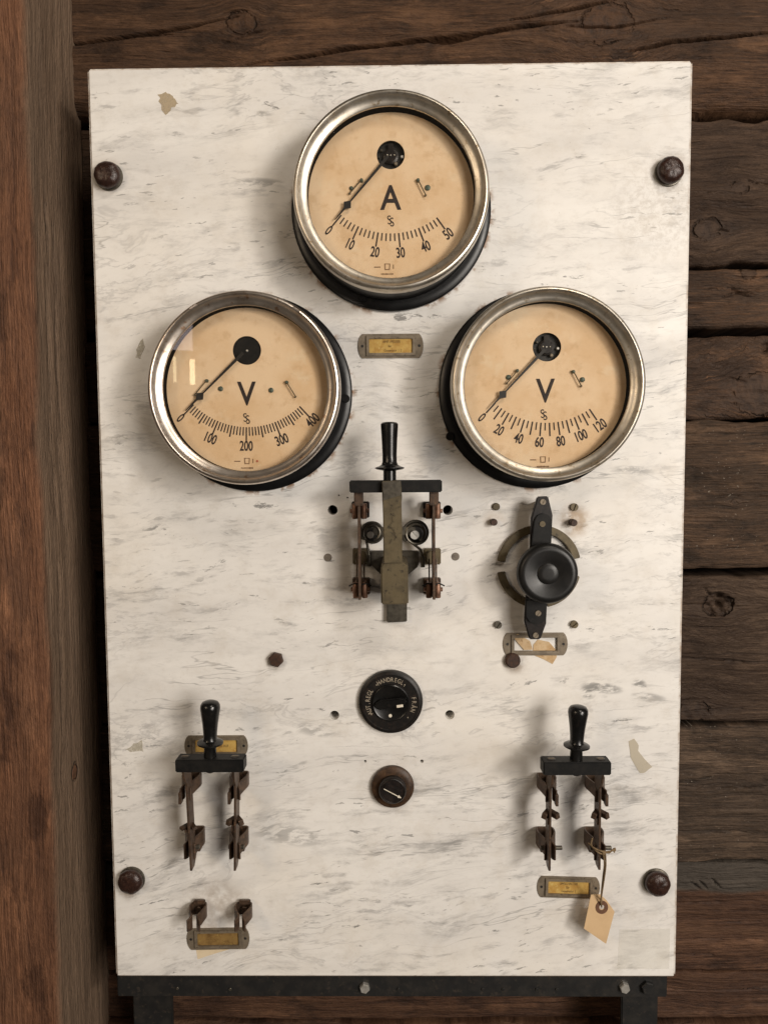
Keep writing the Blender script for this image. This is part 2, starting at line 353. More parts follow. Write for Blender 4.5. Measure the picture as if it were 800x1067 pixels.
def wood(name, dark, mid, light, seed, vertical=False, knots=(), tint=None, flecks=0.0, rough=0.72, split=None, fine=1.0):
    warm = lambda c, m=1.0: (c[0] * 1.22 * m, c[1] * 1.02 * m, c[2] * 0.84 * m)
    dark, mid, light = warm(dark), warm(mid), warm(light)
    k = NT(name); X, Y, Z = k.xyz()
    al, ac = (Z, X) if vertical else (X, Z)              # along and across the grain
    if vertical: ac = k.add(ac, k.mul(Y, 0.9))
    so = (seed * 3.17, seed * 1.31, seed * 0.77)
    w1 = k.noise(k.vec(k.mul(al, 2.2), k.mul(ac, 5)), 1, 3, 0.5, off=so)
    v = k.add(ac, k.mul(k.sub(w1, 0.5), 0.05))
    kmask = None; kring = None
    for (ka, kc, kr) in knots:
        da = k.sub(al, ka); dc = k.sub(ac, kc)
        wob = k.add(0.45, k.add(k.mul(k.noise(k.vec(al, ac), 38, 3, 0.6, off=so), 0.75), k.mul(k.noise(k.vec(al, ac), 130, 3, 0.6, off=so), 0.35)))
        d = k.m('SQRT', k.add(k.m('POWER', k.m('ABSOLUTE', k.mul(da, 0.75)), 2.0), k.m('POWER', k.m('ABSOLUTE', dc), 2.0)))
        d = k.mul(d, wob)
        g = k.m('EXPONENT', k.mul(k.m('POWER', k.m('DIVIDE', d, kr * 2.2), 2.0), -1.0))
        v = k.sub(v, k.mul(k.mul(dc, g), 0.75))
        mk = k.sub(1.0, k.step(d, kr * 0.8, kr * 1.05))
        rg = k.m('ABSOLUTE', k.sub(d, kr)); rg = k.mul(k.sub(1.0, k.step(rg, 0.0, 0.0020)), k.step(k.noise(k.vec(al, ac), 55, 3, 0.6, off=(so[1], 2, so[0])), 0.40, 0.60))
        kmask = mk if kmask is None else k.m('MAXIMUM', kmask, mk); kring = rg if kring is None else k.m('MAXIMUM', kring, rg)
    g1 = k.noise(k.vec(k.mul(al, 5), k.mul(v, 95)), 1, 5, 0.62, off=so)
    g2 = k.noise(k.vec(k.mul(al, 12), k.mul(v, 420 * fine)), 1, 4, 0.6, off=so)
    g3 = k.noise(k.vec(k.mul(al, 90), k.mul(v, 260)), 1, 4, 0.65, off=so)
    g4 = k.noise(k.vec(k.mul(al, 45), k.mul(v, 800)), 1, 3, 0.6, off=(so[2], so[0], 3))
    g = k.add(k.add(k.mul(g1, 0.42), k.mul(k.sub(g4, 0.5), 0.34)), k.add(k.mul(g2, 0.34), k.mul(g3, 0.24)))
    col = k.ramp(g, [(0.36, dark), (0.50, mid), (0.64, light)])
    big = k.noise(k.vec(k.mul(al, 4), k.mul(ac, 11)), 1, 4, 0.6, off=(so[1], so[0], 4))
    col = k.mix(k.mul(k.step(big, 0.35, 0.7), 0.55), col, tint if tint else dark)
    lt = k.noise(k.vec(k.mul(al, 9), k.mul(v, 38)), 1, 6, 0.68, off=(so[1], 3, so[2]))
    col = k.mix(k.mul(k.step(lt, 0.52, 0.72), 0.75), col, tuple(1.35 * c for c in light))
    sc = k.noise(k.vec(k.mul(al, 16), k.mul(v, 620)), 1, 3, 0.6, off=(so[0], 9, so[2])); sm = k.noise(k.vec(k.mul(al, 11), k.mul(ac, 26)), 1, 3, 0.55, off=(so[2], 1, 8))
    col = k.mix(k.mul(k.mul(k.step(sc, 0.60, 0.70), k.step(sm, 0.48, 0.64)), 0.55), col, tuple(2.1 * c for c in light))
    dk = k.noise(k.vec(k.mul(al, 14), k.mul(ac, 30)), 1, 5, 0.65, off=(so[2], 5, so[0]))
    col = k.mix(k.mul(k.step(dk, 0.52, 0.68), 0.75), col, tuple(0.7 * c for c in dark))
    if split:                                            # weathered to another tone beyond a wavering line across the grain
        c0, other, soft = split
        e = k.add(ac, k.mul(k.sub(k.noise(k.vec(k.mul(al, 5), k.mul(ac, 8)), 1, 4, 0.6, off=so), 0.5), 0.035))
        f = k.step(e, c0 - soft, c0 + soft)
        col = k.mix(f, col, k.mix(k.step(g, 0.3, 0.7), tuple(0.5 * c for c in other), other))
    if kmask is not None:
        kc_ = k.mix(k.step(g3, 0.35, 0.65), dark, mid); col = k.mix(k.mul(kmask, 0.75), col, kc_); col = k.mix(k.mul(kring, 0.35), col, tuple(0.3 * c for c in dark))
    if flecks:
        fl = k.noise(k.vec(al, ac), 330, 3, 0.6, off=so); fm = k.noise(k.vec(k.mul(al, 12), k.mul(ac, 22)), 1, 3, 0.5, off=(2, so[0], 1))
        ff = k.mul(k.step(fl, 0.665, 0.70), k.step(fm, 0.62 - flecks, 0.75 - flecks * 0.6)); col = k.mix(k.mul(ff, 0.9), col, (0.42, 0.36, 0.29))
    k.base(col, k.add(rough - 0.12, k.mul(g3, 0.24)), 0.0, 0.35)
    hgt = k.add(k.mul(g1, 0.9), k.add(k.mul(g2, 0.7), k.add(k.add(k.mul(g3, 0.8), k.mul(g4, 0.5)), k.sub(k.mul(lt, 0.7), k.mul(k.step(dk, 0.5, 0.7), 0.25)))))
    if kring is not None: hgt = k.sub(hgt, k.mul(kring, 1.2))
    k.bump(hgt, 0.9, 0.0032)
    return k.mat

def dist_poly(x, z, poly):
    """distance to a polyline and the place along it (0..1)"""
    best = np.full(x.shape, 9.0); par = np.zeros(x.shape); n = len(poly) - 1
    for i in range(n):
        (ax, az), (bx, bz) = poly[i], poly[i + 1]; dx, dz = bx - ax, bz - az; L = dx * dx + dz * dz
        t = np.clip(((x - ax) * dx + (z - az) * dz) / L, 0, 1)
        d = np.hypot(x - ax - t * dx, z - az - t * dz); m = d < best
        best = np.where(m, d, best); par = np.where(m, (i + t) / n, par)
    return best, par

def beam(name, mat, parent, xs, z0, z1, yf, depth, seed, cracks=(), rad=0.006, rough=0.0034, rows=None, edge=0.002, pits=()):
    """squared log: rounded section swept along X, face roughened and split by real cracks"""
    nf = rows or max(24, int((z1 - z0) / 0.0013))
    prof = [(depth, z1), (depth * 0.4, z1), (rad * 1.6, z1)]
    for q in (70, 45, 20): prof.append((rad - rad * math.sin(math.radians(90 - q)) , z1 - rad + rad * math.sin(math.radians(q))))
    for z in np.linspace(z1 - rad, z0 + rad, nf): prof.append((0.0, z))
    for q in (20, 45, 70): prof.append((rad - rad * math.sin(math.radians(90 - q)), z0 + rad - rad * math.sin(math.radians(q))))
    prof += [(rad * 1.6, z0), (depth * 0.4, z0), (depth, z0)]
    P = np.array(prof); x = np.array(xs); m, n = len(x), len(P)
    XX, YY = np.meshgrid(x, P[:, 0], indexing='ij'); ZZ = np.broadcast_to(P[:, 1], (m, n)).copy()
    zc = (z0 + z1) / 2; top = ZZ > zc
    ed = np.exp(-np.minimum(z1 - ZZ, ZZ - z0) / 0.012)
    ZZ = ZZ + ed * np.where(top, fbm(XX * 22, XX * 0, seed + 5), fbm(XX * 22, XX * 0, seed + 9)) * edge * 2
    front = np.exp(-np.maximum(YY, 0) / 0.02)
    dsp = fbm(XX * 5, ZZ * 14, seed) * rough * 2.2 + fbm(XX * 30, ZZ * 80, seed + 2) * rough * 0.55 + fbm(XX * 12, ZZ * 300, seed + 3, 2) * rough * 0.35
    Yw = yf + YY + dsp * front
    for poly, wid, dep in cracks:
        wob = fbm(XX * 40, ZZ * 30, seed + 21) * 0.0016
        d, t = dist_poly(XX, ZZ + wob, poly); wd = wid * np.clip(4 * t * (1 - t), 0.12, 1) ** 0.6
        Yw = Yw + dep * np.clip(1.25 - d / wd, 0, 1) * (YY < 0.01)
    for (cx, cz, r, dep) in pits:
        d = np.hypot((XX - cx) * 0.8, ZZ - cz) / r
        Yw = Yw + dep * np.clip(1.0 - d, 0, 1) ** 0.5 * (0.7 + fbm(XX * 150, ZZ * 150, seed + 31) * 0.9) * (YY < 0.01)
    V = np.stack([XX, Yw, ZZ], -1).reshape(-1, 3)
    I = np.arange(m * n).reshape(m, n)
    F = np.stack([I[:-1, :-1], I[1:, :-1], I[1:, 1:], I[:-1, 1:]], -1).reshape(-1, 4)
    me = bpy.data.meshes.new(name); me.from_pydata(V.tolist(), [], F.tolist() + [tuple(I[0].tolist()), tuple(I[-1][::-1].tolist())])
    me.polygons.foreach_set('use_smooth', [True] * len(F) + [False, False]); me.materials.append(mat)
    me.update()
    o = bpy.data.objects.new(name, me); COL.objects.link(o); o.parent = parent
    return o

# ------------------------------------------------------------------ the setting: log wall
WY = 0.108                                              # face of the wall behind the panel
wm = MB().box((0.05, WY + 0.165, 0.0), (2.2, 0.03, 2.1))  # added dark backing, stops background light showing through the log gaps
wall = wm.build('wall', worn('dark_backing', (0.010, 0.008, 0.006), (0.016, 0.012, 0.009), 0.9, scale=20)); wall['kind'] = 'structure'
wall['label'] = 'old dark timber wall of stacked squared logs behind the marble panel'
def zw(py, px=760): return at(px, py, -WY).z
def wp(px, py, dy=0.0): p = at(px, py, -(WY + dy)); return (p.x, p.z)
xs_fine = np.concatenate([np.arange(-1.0, -0.42, 0.05), np.arange(-0.42, 0.62, 0.002), np.arange(0.62, 1.05, 0.05)])
xs_right = np.concatenate([np.arange(-1.0, 0.20, 0.06), np.arange(0.22, 0.60, 0.002), np.arange(0.60, 1.05, 0.05)])
xs_low = np.concatenate([np.arange(-1.0, -0.42, 0.05), np.arange(-0.42, 0.60, 0.006), np.arange(0.60, 1.05, 0.05)])
D1, M1, L1 = (0.020, 0.011, 0.006), (0.062, 0.036, 0.021), (0.108, 0.066, 0.040)
G1, G2, G3 = (0.020, 0.015, 0.011), (0.060, 0.045, 0.034), (0.120, 0.094, 0.073)
R1, R2, R3 = (0.026, 0.013, 0.008), (0.072, 0.040, 0.025), (0.120, 0.072, 0.046)
tp = -0.014
top_cracks = [
    ([wp(60, 47, tp), wp(86, 44, tp), wp(150, 35, tp), wp(190, 27, tp), wp(247, 15, tp)], 0.0022, 0.016),
    ([wp(255, 66, tp), wp(320, 56, tp), wp(400, 44, tp), wp(450, 39, tp), wp(490, 35, tp), wp(550, 27, tp), wp(600, 24, tp)], 0.0027, 0.018),
    ([wp(450, 43, tp), wp(475, 40, tp), wp(500, 36, tp)], 0.0028, 0.012),
    ([wp(530, 22, tp), wp(590, 12, tp), wp(640, 0, tp)], 0.0018, 0.012),
    ([wp(590, 29, tp), wp(640, 28, tp), wp(700, 16, tp)], 0.0013, 0.008),
    ([wp(655, 52, tp), wp(700, 42, tp), wp(750, 37, tp), wp(830, 29, tp)], 0.0022, 0.016),
    ([wp(120, 40, tp), wp(150, 37, tp), wp(180, 34, tp)], 0.0012, 0.008),
    ([wp(230, 44, tp), wp(260, 34, tp), wp(285, 28, tp)], 0.0010, 0.006)]
k1 = wp(632, 25, tp); k0 = wp(250, 22, tp)
beam('log', wood('log_wood_top', D1, M1, L1, 1, knots=[(k1[0], k1[1], 0.022), (k0[0], k0[1] , 0.012)], tint=(0.040, 0.022, 0.012)), wall, xs_fine, zw(117), zw(-150), WY + tp, 0.16, 11, top_cracks, rad=0.022, rows=300)
BE = [  # top px, bottom px, y offset, seed, colours, knots, cracks, extras
    (121, 276, 0.002, 2, (D1, (0.050, 0.034, 0.024), (0.088, 0.062, 0.045)), [(769, 196, 0.0075), (736, 239, 0.011)], [([(775, 187), (790, 192), (830, 194)], 0.0010, 0.008), ([(745, 240), (752, 239), (760, 241)], 0.0010, 0.006)], {}),
    (279, 341, 0.004, 3, (D1, (0.054, 0.038, 0.028), L1), [(780, 284, 0.008)], [([(752, 310), (768, 304), (784, 310)], 0.0014, 0.008), ([(760, 298), (772, 304), (790, 308)], 0.0012, 0.006)], {'pits': [(768, 305, 0.011, 0.004)]}),
    (350, 436, 0.000, 4, (D1, (0.056, 0.038, 0.028), L1), [(792, 410, 0.024)], [([(742, 394), (760, 393), (778, 398)], 0.0008, 0.005)], {'pits': [(797, 362, 0.006, 0.010), (797, 368, 0.005, 0.008)]}),
    (438, 591, -0.008, 5, (G1, (0.062, 0.042, 0.029), (0.110, 0.077, 0.054)), [(765, 523, 0.003)], [([(700, 517), (740, 518), (772, 517)], 0.0008, 0.004)], {'flecks': 0.16}),
    (599, 754, 0.000, 6, (D1, (0.055, 0.040, 0.030), (0.11, 0.085, 0.066)), [(748, 631, 0.013), (722, 742, 0.014)], [([(700, 687), (735, 688), (770, 691), (830, 689)], 0.0009, 0.007), ([(733, 612), (737, 618), (742, 622)], 0.001, 0.006)], {'pits': [(747, 630, 0.015, 0.016)]}),
    (757, 898, -0.004, 7, (G1, G2, G3), [], [([(700, 820), (745, 823), (830, 822)], 0.0009, 0.007), ([(700, 868), (740, 866), (775, 868)], 0.0009, 0.004)], {'flecks': 0.14}),
    (902, 1016, 0.004, 8, (R1, R2, R3), [], [([(720, 920), (730, 927)], 0.0016, 0.005), ([(728, 917), (736, 926)], 0.0016, 0.005), ([(740, 914), (750, 925)], 0.0014, 0.005)], {'split': (931, (0.085, 0.068, 0.053))}),
    (1018, 1064, 0.002, 9, (R1, R2, R3), [], [([(690, 1032), (760, 1033), (830, 1034)], 0.0009, 0.008)], {}),
    (1066, 1230, -0.004, 10, (R1, R2, (0.14, 0.09, 0.06)), [], [], {}),
]
for (pt, pb, dy, sd, cc, kn, cr, ex) in BE:
    kk = [(*wp(a, b, dy), r) for a, b, r in kn]
    ck = [([wp(a, b, dy) for a, b in poly], wd, dp) for poly, wd, dp in cr]
    rr = random.Random(sd * 31)                          # drying checks of many lengths along the grain
    for q in range(9):
        x0 = rr.uniform(0.27, 0.52); z_ = rr.uniform(zw(pb) + 0.006, zw(pt) - 0.006); L = rr.uniform(0.015, 0.11); dz = rr.uniform(-0.02, 0.02)
        ck.append(([(x0, z_), (x0 + L * 0.5, z_ + dz * L * 2), (x0 + L, z_ + dz * L * 3)], rr.uniform(0.0006, 0.0011), rr.uniform(0.002, 0.006)))
    pits = [(*wp(a, b, dy), r, dp) for a, b, r, dp in ex.get('pits', ())]
    sp = ex.get('split'); sp = (zw(sp[0]), sp[1], 0.003) if sp else None
    beam('log', wood('log_wood', cc[0], cc[1], cc[2], sd, knots=kk, flecks=ex.get('flecks', 0.0), split=sp), wall, xs_low if pt > 1000 else xs_right, zw(pb), zw(pt), WY + dy, 0.13, sd * 7, ck, pits=pits, edge=0.005 if sd == 2 else 0.0025)

# ------------------------------------------------------------------ the post on the left
def make_post():
    # turned beam: built lying along X, then stood up with its length along Z
    yf = -0.018; xr = at(43, 533, -yf).x; wdt = 0.22; dep = WY - yf + 0.004
    prof = []; r = 0.007
    for t in np.linspace(0, 1, 40): prof.append((xr - wdt + t * (wdt - r), yf))
    for q in (20, 45, 70): prof.append((xr - r + r * math.sin(math.radians(q)), yf + r - r * math.cos(math.radians(q))))
    for t in np.linspace(0, 1, 34): prof.append((xr, yf + r + t * (dep - r)))
    prof += [(xr - wdt, yf + dep)]
    P = np.array(prof); n = len(P); zs = np.arange(-0.95, 0.96, 0.008); m = len(zs)
    ZZ = np.repeat(zs[:, None], n, 1); XX = np.repeat(P[None, :, 0], m, 0); YY = np.repeat(P[None, :, 1], m, 0)
    frontm = (np.arange(n) < 41)[None, :] * 1.0; sidem = ((np.arange(n) >= 41) & (np.arange(n) < n - 1))[None, :] * 1.0
    U = XX + YY * 0.9
    d = fbm(ZZ * 4, U * 16, 77) * 0.004 + fbm(ZZ * 10, U * 220, 78) * 0.0011 + fbm(ZZ * 25, U * 60, 79) * 0.001
    Y2 = YY - d * frontm; X2 = XX + d * 1.3 * sidem
    for poly, wd, dp in (([(-0.30, 0.012), (-0.05, 0.016), (0.15, 0.013), (0.35, 0.018)], 0.0013, 0.008), ([(0.0, 0.03), (0.2, 0.034), (0.42, 0.03)], 0.0012, 0.008)):
        dd, t = dist_poly(ZZ, YY + fbm(ZZ * 20, ZZ * 0, 5) * 0.003, poly); X2 = X2 - dp * np.clip(1.25 - dd / wd, 0, 1) * sidem
    V = np.stack([X2, Y2, ZZ], -1).reshape(-1, 3); I = np.arange(m * n).reshape(m, n); J = np.roll(I, -1, 1)
    F = np.stack([I[:-1], J[:-1], J[1:], I[1:]], -1).reshape(-1, 4)
    me = bpy.data.meshes.new('timber_post'); me.from_pydata(V.tolist(), [], F.tolist() + [tuple(I[0][::-1].tolist()), tuple(I[-1].tolist())])
    me.polygons.foreach_set('use_smooth', [True] * len(F) + [False, False])
    mt = wood('post_wood', (0.050, 0.023, 0.013), (0.132, 0.068, 0.040), (0.225, 0.126, 0.078), 13, vertical=True, knots=[(-0.265, xr + 0.04 * 0.9, 0.007)], tint=(0.085, 0.044, 0.026), split=(xr - 0.012, (0.235, 0.155, 0.100), 0.008), fine=0.8)
    me.materials.append(mt)
    o = bpy.data.objects.new('timber_post', me); COL.objects.link(o)
    tag(o, 'upright reddish brown timber post standing left of the marble panel', 'post')
make_post()

# ------------------------------------------------------------------ marble panel
PW, PH, PT = 0.6022, 0.9486, 0.030
GAUGE = [(407.3, 198.2), (254.0, 404.3), (571.2, 400.4)]
BH = 0.058
GC = [at(*g, BH) for g in GAUGE]
def marble():
    k = NT('veined_marble'); X, Y, Z = k.xyz()
    nb = k.noise(k.vec(X, Z), 2.2, 3, 0.5); nb2 = k.noise(k.vec(X, Z), 9, 3, 0.5, off=(4, 1, 0))
    # bedding: nearly level at the top, rising to the right lower down
    sl = k.m('MULTIPLY_ADD', k.step(Z, 0.30, -0.40, False), 0.12, 0.04)
    b = k.sub(Z, k.mul(X, sl))
    b = k.add(b, k.add(k.mul(k.sub(nb, 0.5), 0.10), k.mul(k.sub(nb2, 0.5), 0.016)))
    nb3 = k.noise(k.vec(X, Z), 28, 3, 0.55, off=(9, 4, 0)); b = k.add(b, k.mul(k.sub(nb3, 0.5), 0.009))
    P_ = lambda a, c: k.vec(k.mul(X, a), k.mul(b, c))
    cloud = k.noise(P_(2.6, 15), 1, 5, 0.62, off=(3, 7, 1)); clus = k.noise(P_(6, 17), 1, 3, 0.55, off=(5, 3, 2)); clus2 = k.noise(P_(4, 12), 1, 3, 0.55, off=(15, 8, 3))
    more = k.step(Z, 0.40, -0.30, False)
    col = k.mix(k.step(cloud, 0.34, 0.68), (0.88, 0.858, 0.822), (0.765, 0.742, 0.712))
    warm = k.noise(k.vec(X, Z), 5, 4, 0.6, off=(7, 7, 0)); col = k.mix(k.mul(k.step(warm, 0.45, 0.7), 0.40), col, (0.80, 0.735, 0.64))
    wisp = k.mul(k.step(k.noise(P_(11, 42), 1, 7, 0.74, off=(1, 2, 9)), 0.50, 0.72), k.mul(k.step(clus2, 0.34, 0.58), k.add(0.66, k.mul(more, 0.30)))); col = k.mix(wisp, col, (0.33, 0.32, 0.31))
    soft = k.mul(k.step(k.noise(P_(22, 90), 1, 5, 0.66, off=(21, 4, 2)), 0.54, 0.70), k.step(clus, 0.40, 0.60)); col = k.mix(k.mul(soft, 0.55), col, (0.28, 0.27, 0.265))
    smud = k.mul(k.step(k.noise(P_(19, 66), 1, 6, 0.72, off=(31, 9, 2)), 0.625, 0.665), k.step(clus, 0.44, 0.56)); col = k.mix(k.mul(smud, 0.80), col, (0.17, 0.165, 0.16))
    dd = k.mul(k.step(k.noise(P_(40, 190), 1, 4, 0.6, off=(8, 2, 5)), 0.63, 0.665), k.step(clus2, 0.42, 0.60)); col = k.mix(k.mul(dd, 0.66), col, (0.17, 0.165, 0.16))
    hl = k.noise(P_(3.2, 34), 1, 4, 0.55, off=(2, 11, 4)); line = k.mul(k.sub(1.0, k.step(k.m('ABSOLUTE', k.sub(hl, 0.5)), 0.0, 0.009)), k.step(k.noise(P_(7, 20), 1, 3, 0.5, off=(40, 1, 4)), 0.50, 0.62)); col = k.mix(k.mul(line, 0.55), col, (0.24, 0.235, 0.23))
    br = k.noise(k.vec(k.mul(X, 9), k.mul(b, 26)), 1, 5, 0.62, 0.6, off=(13, 21, 4)); bl = k.mul(k.sub(1.0, k.step(k.m('ABSOLUTE', k.sub(br, 0.5)), 0.0, 0.022)), k.step(k.noise(P_(4, 9), 1, 3, 0.5, off=(17, 6, 1)), 0.46, 0.62)); col = k.mix(k.mul(bl, 0.34), col, (0.34, 0.33, 0.325))
    cl2 = k.noise(k.vec(k.mul(X, 6), k.mul(b, 14)), 1, 6, 0.7, 0.4, off=(23, 2, 8)); col = k.mix(k.mul(k.step(cl2, 0.50, 0.70), 0.30), col, (0.55, 0.535, 0.515))
    for (px, py, rx, rz, s_) in ((666, 715, 0.010, 0.009, 0.8), (627, 717, 0.026, 0.007, 0.85), (612, 722, 0.010, 0.008, 0.8), (676, 727, 0.022, 0.006, 0.6), (265, 118, 0.022, 0.004, 0.7), (270, 190, 0.03, 0.006, 0.6), (139, 213, 0.012, 0.003, 0.8), (184, 139, 0.010, 0.003, 0.8), (600, 466, 0.03, 0.008, 0.6), (660, 490, 0.025, 0.006, 0.6), (300, 870, 0.05, 0.014, 0.5), (330, 760, 0.03, 0.010, 0.5)):
        x, z = xz(px, py); e = k.add(k.m('POWER', k.m('ABSOLUTE', k.m('DIVIDE', k.sub(X, x), rx)), 2.0), k.m('POWER', k.m('ABSOLUTE', k.m('DIVIDE', k.sub(k.add(b, k.mul(k.sub(X, x), sl)), k.add(k.sub(b, Z), z)), rz)), 2.0))
        f = k.mul(k.sub(1.0, k.step(e, 0.1, 1.0)), k.mul(k.step(k.noise(P_(45, 120), 1, 5, 0.65, off=(12, 3, 3)), 0.42, 0.56), s_)); col = k.mix(f, col, (0.20, 0.195, 0.19))
    # dirt and age
    mot = k.noise(k.vec(X, Z), 24, 6, 0.7, off=(11, 5, 2)); col = k.mix(k.mul(k.step(mot, 0.48, 0.72), 0.30), col, (0.56, 0.50, 0.42))
    mot2 = k.noise(k.vec(X, k.mul(Z, 1.8)), 55, 6, 0.72, off=(1, 15, 6)); col = k.mix(k.mul(k.step(mot2, 0.50, 0.72), 0.24), col, (0.45, 0.43, 0.40))
    grime = k.noise(k.vec(X, Z), 70, 5, 0.7, off=(1, 9, 4)); col = k.mix(k.mul(k.step(grime, 0.55, 0.8), 0.16), col, (0.40, 0.32, 0.23))
    sp = k.noise(k.vec(X, Z), 420, 2, 0.6, off=(6, 1, 0)); col = k.mix(k.mul(k.step(sp, 0.72, 0.76), 0.45), col, (0.26, 0.20, 0.15))
    def around(cx, cz): return k.m('SQRT', k.add(k.m('POWER', k.m('ABSOLUTE', k.sub(X, cx)), 2.0), k.m('POWER', k.m('ABSOLUTE', k.sub(Z, cz)), 2.0)))
    rn = k.noise(k.vec(X, Z), 45, 5, 0.65, off=(2, 2, 8))
    for g in GC:                                        # rust that crept out from under the meter flanges
        d = k.sub(around(g.x, g.z), 0.0985); ring = k.sub(1.0, k.step(d, 0.0, 0.0075)); col = k.mix(k.mul(k.step(rn, 0.52, 0.62), k.mul(ring, 0.9)), col, (0.26, 0.12, 0.035))
    for (px, py, r, s_) in ((598, 543, 0.022, 0.55), (515, 545, 0.016, 0.3), (112, 184, 0.021, 0.6), (699, 178, 0.024, 0.5), (135, 922, 0.022, 0.6), (685, 923, 0.019, 0.4), (287, 689, 0.014, 0.5), (536, 690, 0.016, 0.6), (407, 735, 0.042, 0.22), (409, 821, 0.032, 0.35), (562, 591, 0.055, 0.25), (226, 950, 0.05, 0.35)):
        x, z = xz(px, py); d = around(x, z); ff = k.mul(k.sub(1.0, k.step(d, r * 0.35, r)), k.mul(k.step(rn, 0.34, 0.60), min(1.0, s_ * 1.35))); col = k.mix(ff, col, (0.36, 0.23, 0.11) if py in (543, 545) else (0.27, 0.20, 0.14))
    # dusty upper right round the bolt
    x, z = xz(690, 215); d = around(x, z); ff = k.mul(k.sub(1.0, k.step(d, 0.02, 0.075)), k.mul(k.step(k.noise(k.vec(X, Z), 150, 4, 0.7), 0.42, 0.62), 0.30)); col = k.mix(ff, col, (0.38, 0.33, 0.27))
    # brown worn arrises
    ex = k.step(k.m('ABSOLUTE', X), PW / 2 - 0.004, PW / 2 - 0.0005); ez = k.step(k.m('ABSOLUTE', Z), PH / 2 - 0.0035, PH / 2 - 0.0005)
    chip = k.step(k.noise(k.vec(X, Y, Z), 85, 4, 0.65, off=(3, 3, 1)), 0.42, 0.66); col = k.mix(k.mul(k.m('MAXIMUM', ex, ez), k.add(0.25, k.mul(chip, 0.55))), col, (0.36, 0.27, 0.20))
    below = k.mul(k.step(Z, -PH / 2 + 0.006, -PH / 2 + 0.001), k.step(Y, 0.0012, 0.0025)); col = k.mix(k.mul(below, 0.8), col, (0.12, 0.08, 0.055))  # lower chamfer's shade and brown backing edge painted into the colour
    k.base(col, k.add(0.26, k.mul(k.noise(k.vec(X, Z), 30, 5, 0.65, off=(3, 3, 3)), 0.26)), 0.0, 0.42)
    k.bump(k.add(k.mul(grime, 0.5), k.mul(sp, 0.5)), 0.05, 0.0004)
    return k.mat
def make_panel():
    bm = bmesh.new(); bmesh.ops.create_cube(bm, size=1.0)
    bmesh.ops.scale(bm, vec=(PW, PT, PH), verts=bm.verts); bmesh.ops.translate(bm, vec=(0, PT / 2, 0), verts=bm.verts)
    bmesh.ops.bevel(bm, geom=list(bm.edges), offset=0.0024, segments=3, affect='EDGES')
    me = bpy.data.meshes.new('marble_panel'); bm.to_mesh(me); bm.free()
    o = bpy.data.objects.new('marble_panel', me); COL.objects.link(o)
    c = MB()
    for px, py, r in ((346.5, 531.5, 5.2), (466.5, 531.5, 5.2), (348.5, 745.5, 5.0), (468.5, 745.0, 5.0), (380.5, 793.5, 1.5), (439.5, 793.5, 1.9), (353, 516, 0.9), (362, 518.5, 0.9)):
        p = at(px, py); c.lathe(p, OUT, [(0, -0.05), (r / 1012, -0.05), (r / 1012, 0.05), (0, 0.05)], 28, False)
    co = c.build('cut', 'rust')
    md = o.modifiers.new('b', 'BOOLEAN'); md.operation = 'DIFFERENCE'; md.solver = 'EXACT'; md.object = co
    dg = bpy.context.evaluated_depsgraph_get(); dg.update()
    m2 = bpy.data.meshes.new_from_object(o.evaluated_get(dg)); o.modifiers.clear(); o.data = m2
    bpy.data.objects.remove(co); m2.materials.clear(); m2.materials.append(marble())
    m2.polygons.foreach_set('material_index', [0] * len(m2.polygons))
    tag(o, 'tall white marble switchboard slab with grey veins and drilled holes', 'panel')
make_panel()

# ------------------------------------------------------------------ iron frame under the panel
def make_frame():
    z0 = -PH / 2; y = 0.006
    f = thing('iron_frame', 'black painted iron frame carrying the marble panel from below', 'frame', (0, 0.03, z0))
    zt = z0 - 0.0005; zb = at(400, 1039.5, -y).z; xl = at(122, 1030, -y).x; xr = at(695, 1030, -y).x
    MB().box(((xl + xr) / 2, y + 0.003, (zt + zb) / 2), (xr - xl, 0.006, zt - zb)).box(((xl + xr) / 2, y + 0.024, zt - 0.003), (xr - xl, 0.036, 0.006)).build('rail', 'iron_frame', f, 0.0012)
    for a, b in ((131, 173), (654, 693)):
        xa = at(a, 1055, -(y + 0.008)).x; xb = at(b, 1055, -(y + 0.008)).x; zl = z0 - 0.32; zu = z0 + 0.35
        xo = xa if a < 400 else xb; sg = 1 if a < 400 else -1
        MB().box(((xa + xb) / 2, y + 0.033, (zl + zu) / 2), (xb - xa, 0.006, zu - zl)).build('leg', 'iron_frame', f, 0.0012)
        MB().box((xo + sg * 0.003, y + 0.060, (zl + zu) / 2), (0.006, 0.046, zu - zl)).build('leg_flange', 'iron_frame', f, 0.0012)
    # (leg plates lie behind the panel)
    for px, py, mt, r in ((380, 1028.5, 'bright_steel', 0.0056), (650, 1028.5, 'bright_steel', 0.0056), (674, 1028.5, 'iron_frame', 0.0075)):
        p = at(px, py, -y); MB().lathe(p, OUT, [(0, 0), (r, 0), (r, 0.0035), (r * 0.86, 0.0047), (0, 0.0047)], 6, False).build('bolt_head', mt, f)
    for px, py in ((185, 1030), (240, 1031), (415, 1031), (503, 1031), (524, 1031), (559, 1031), (580, 1031)):
        p = at(px, py, -y); MB().cyl(p, OUT, 0.0017, -0.002, 0.0012, 10).build('rivet', 'steel' if px in (185, 240) else 'iron_frame', f)
make_frame()

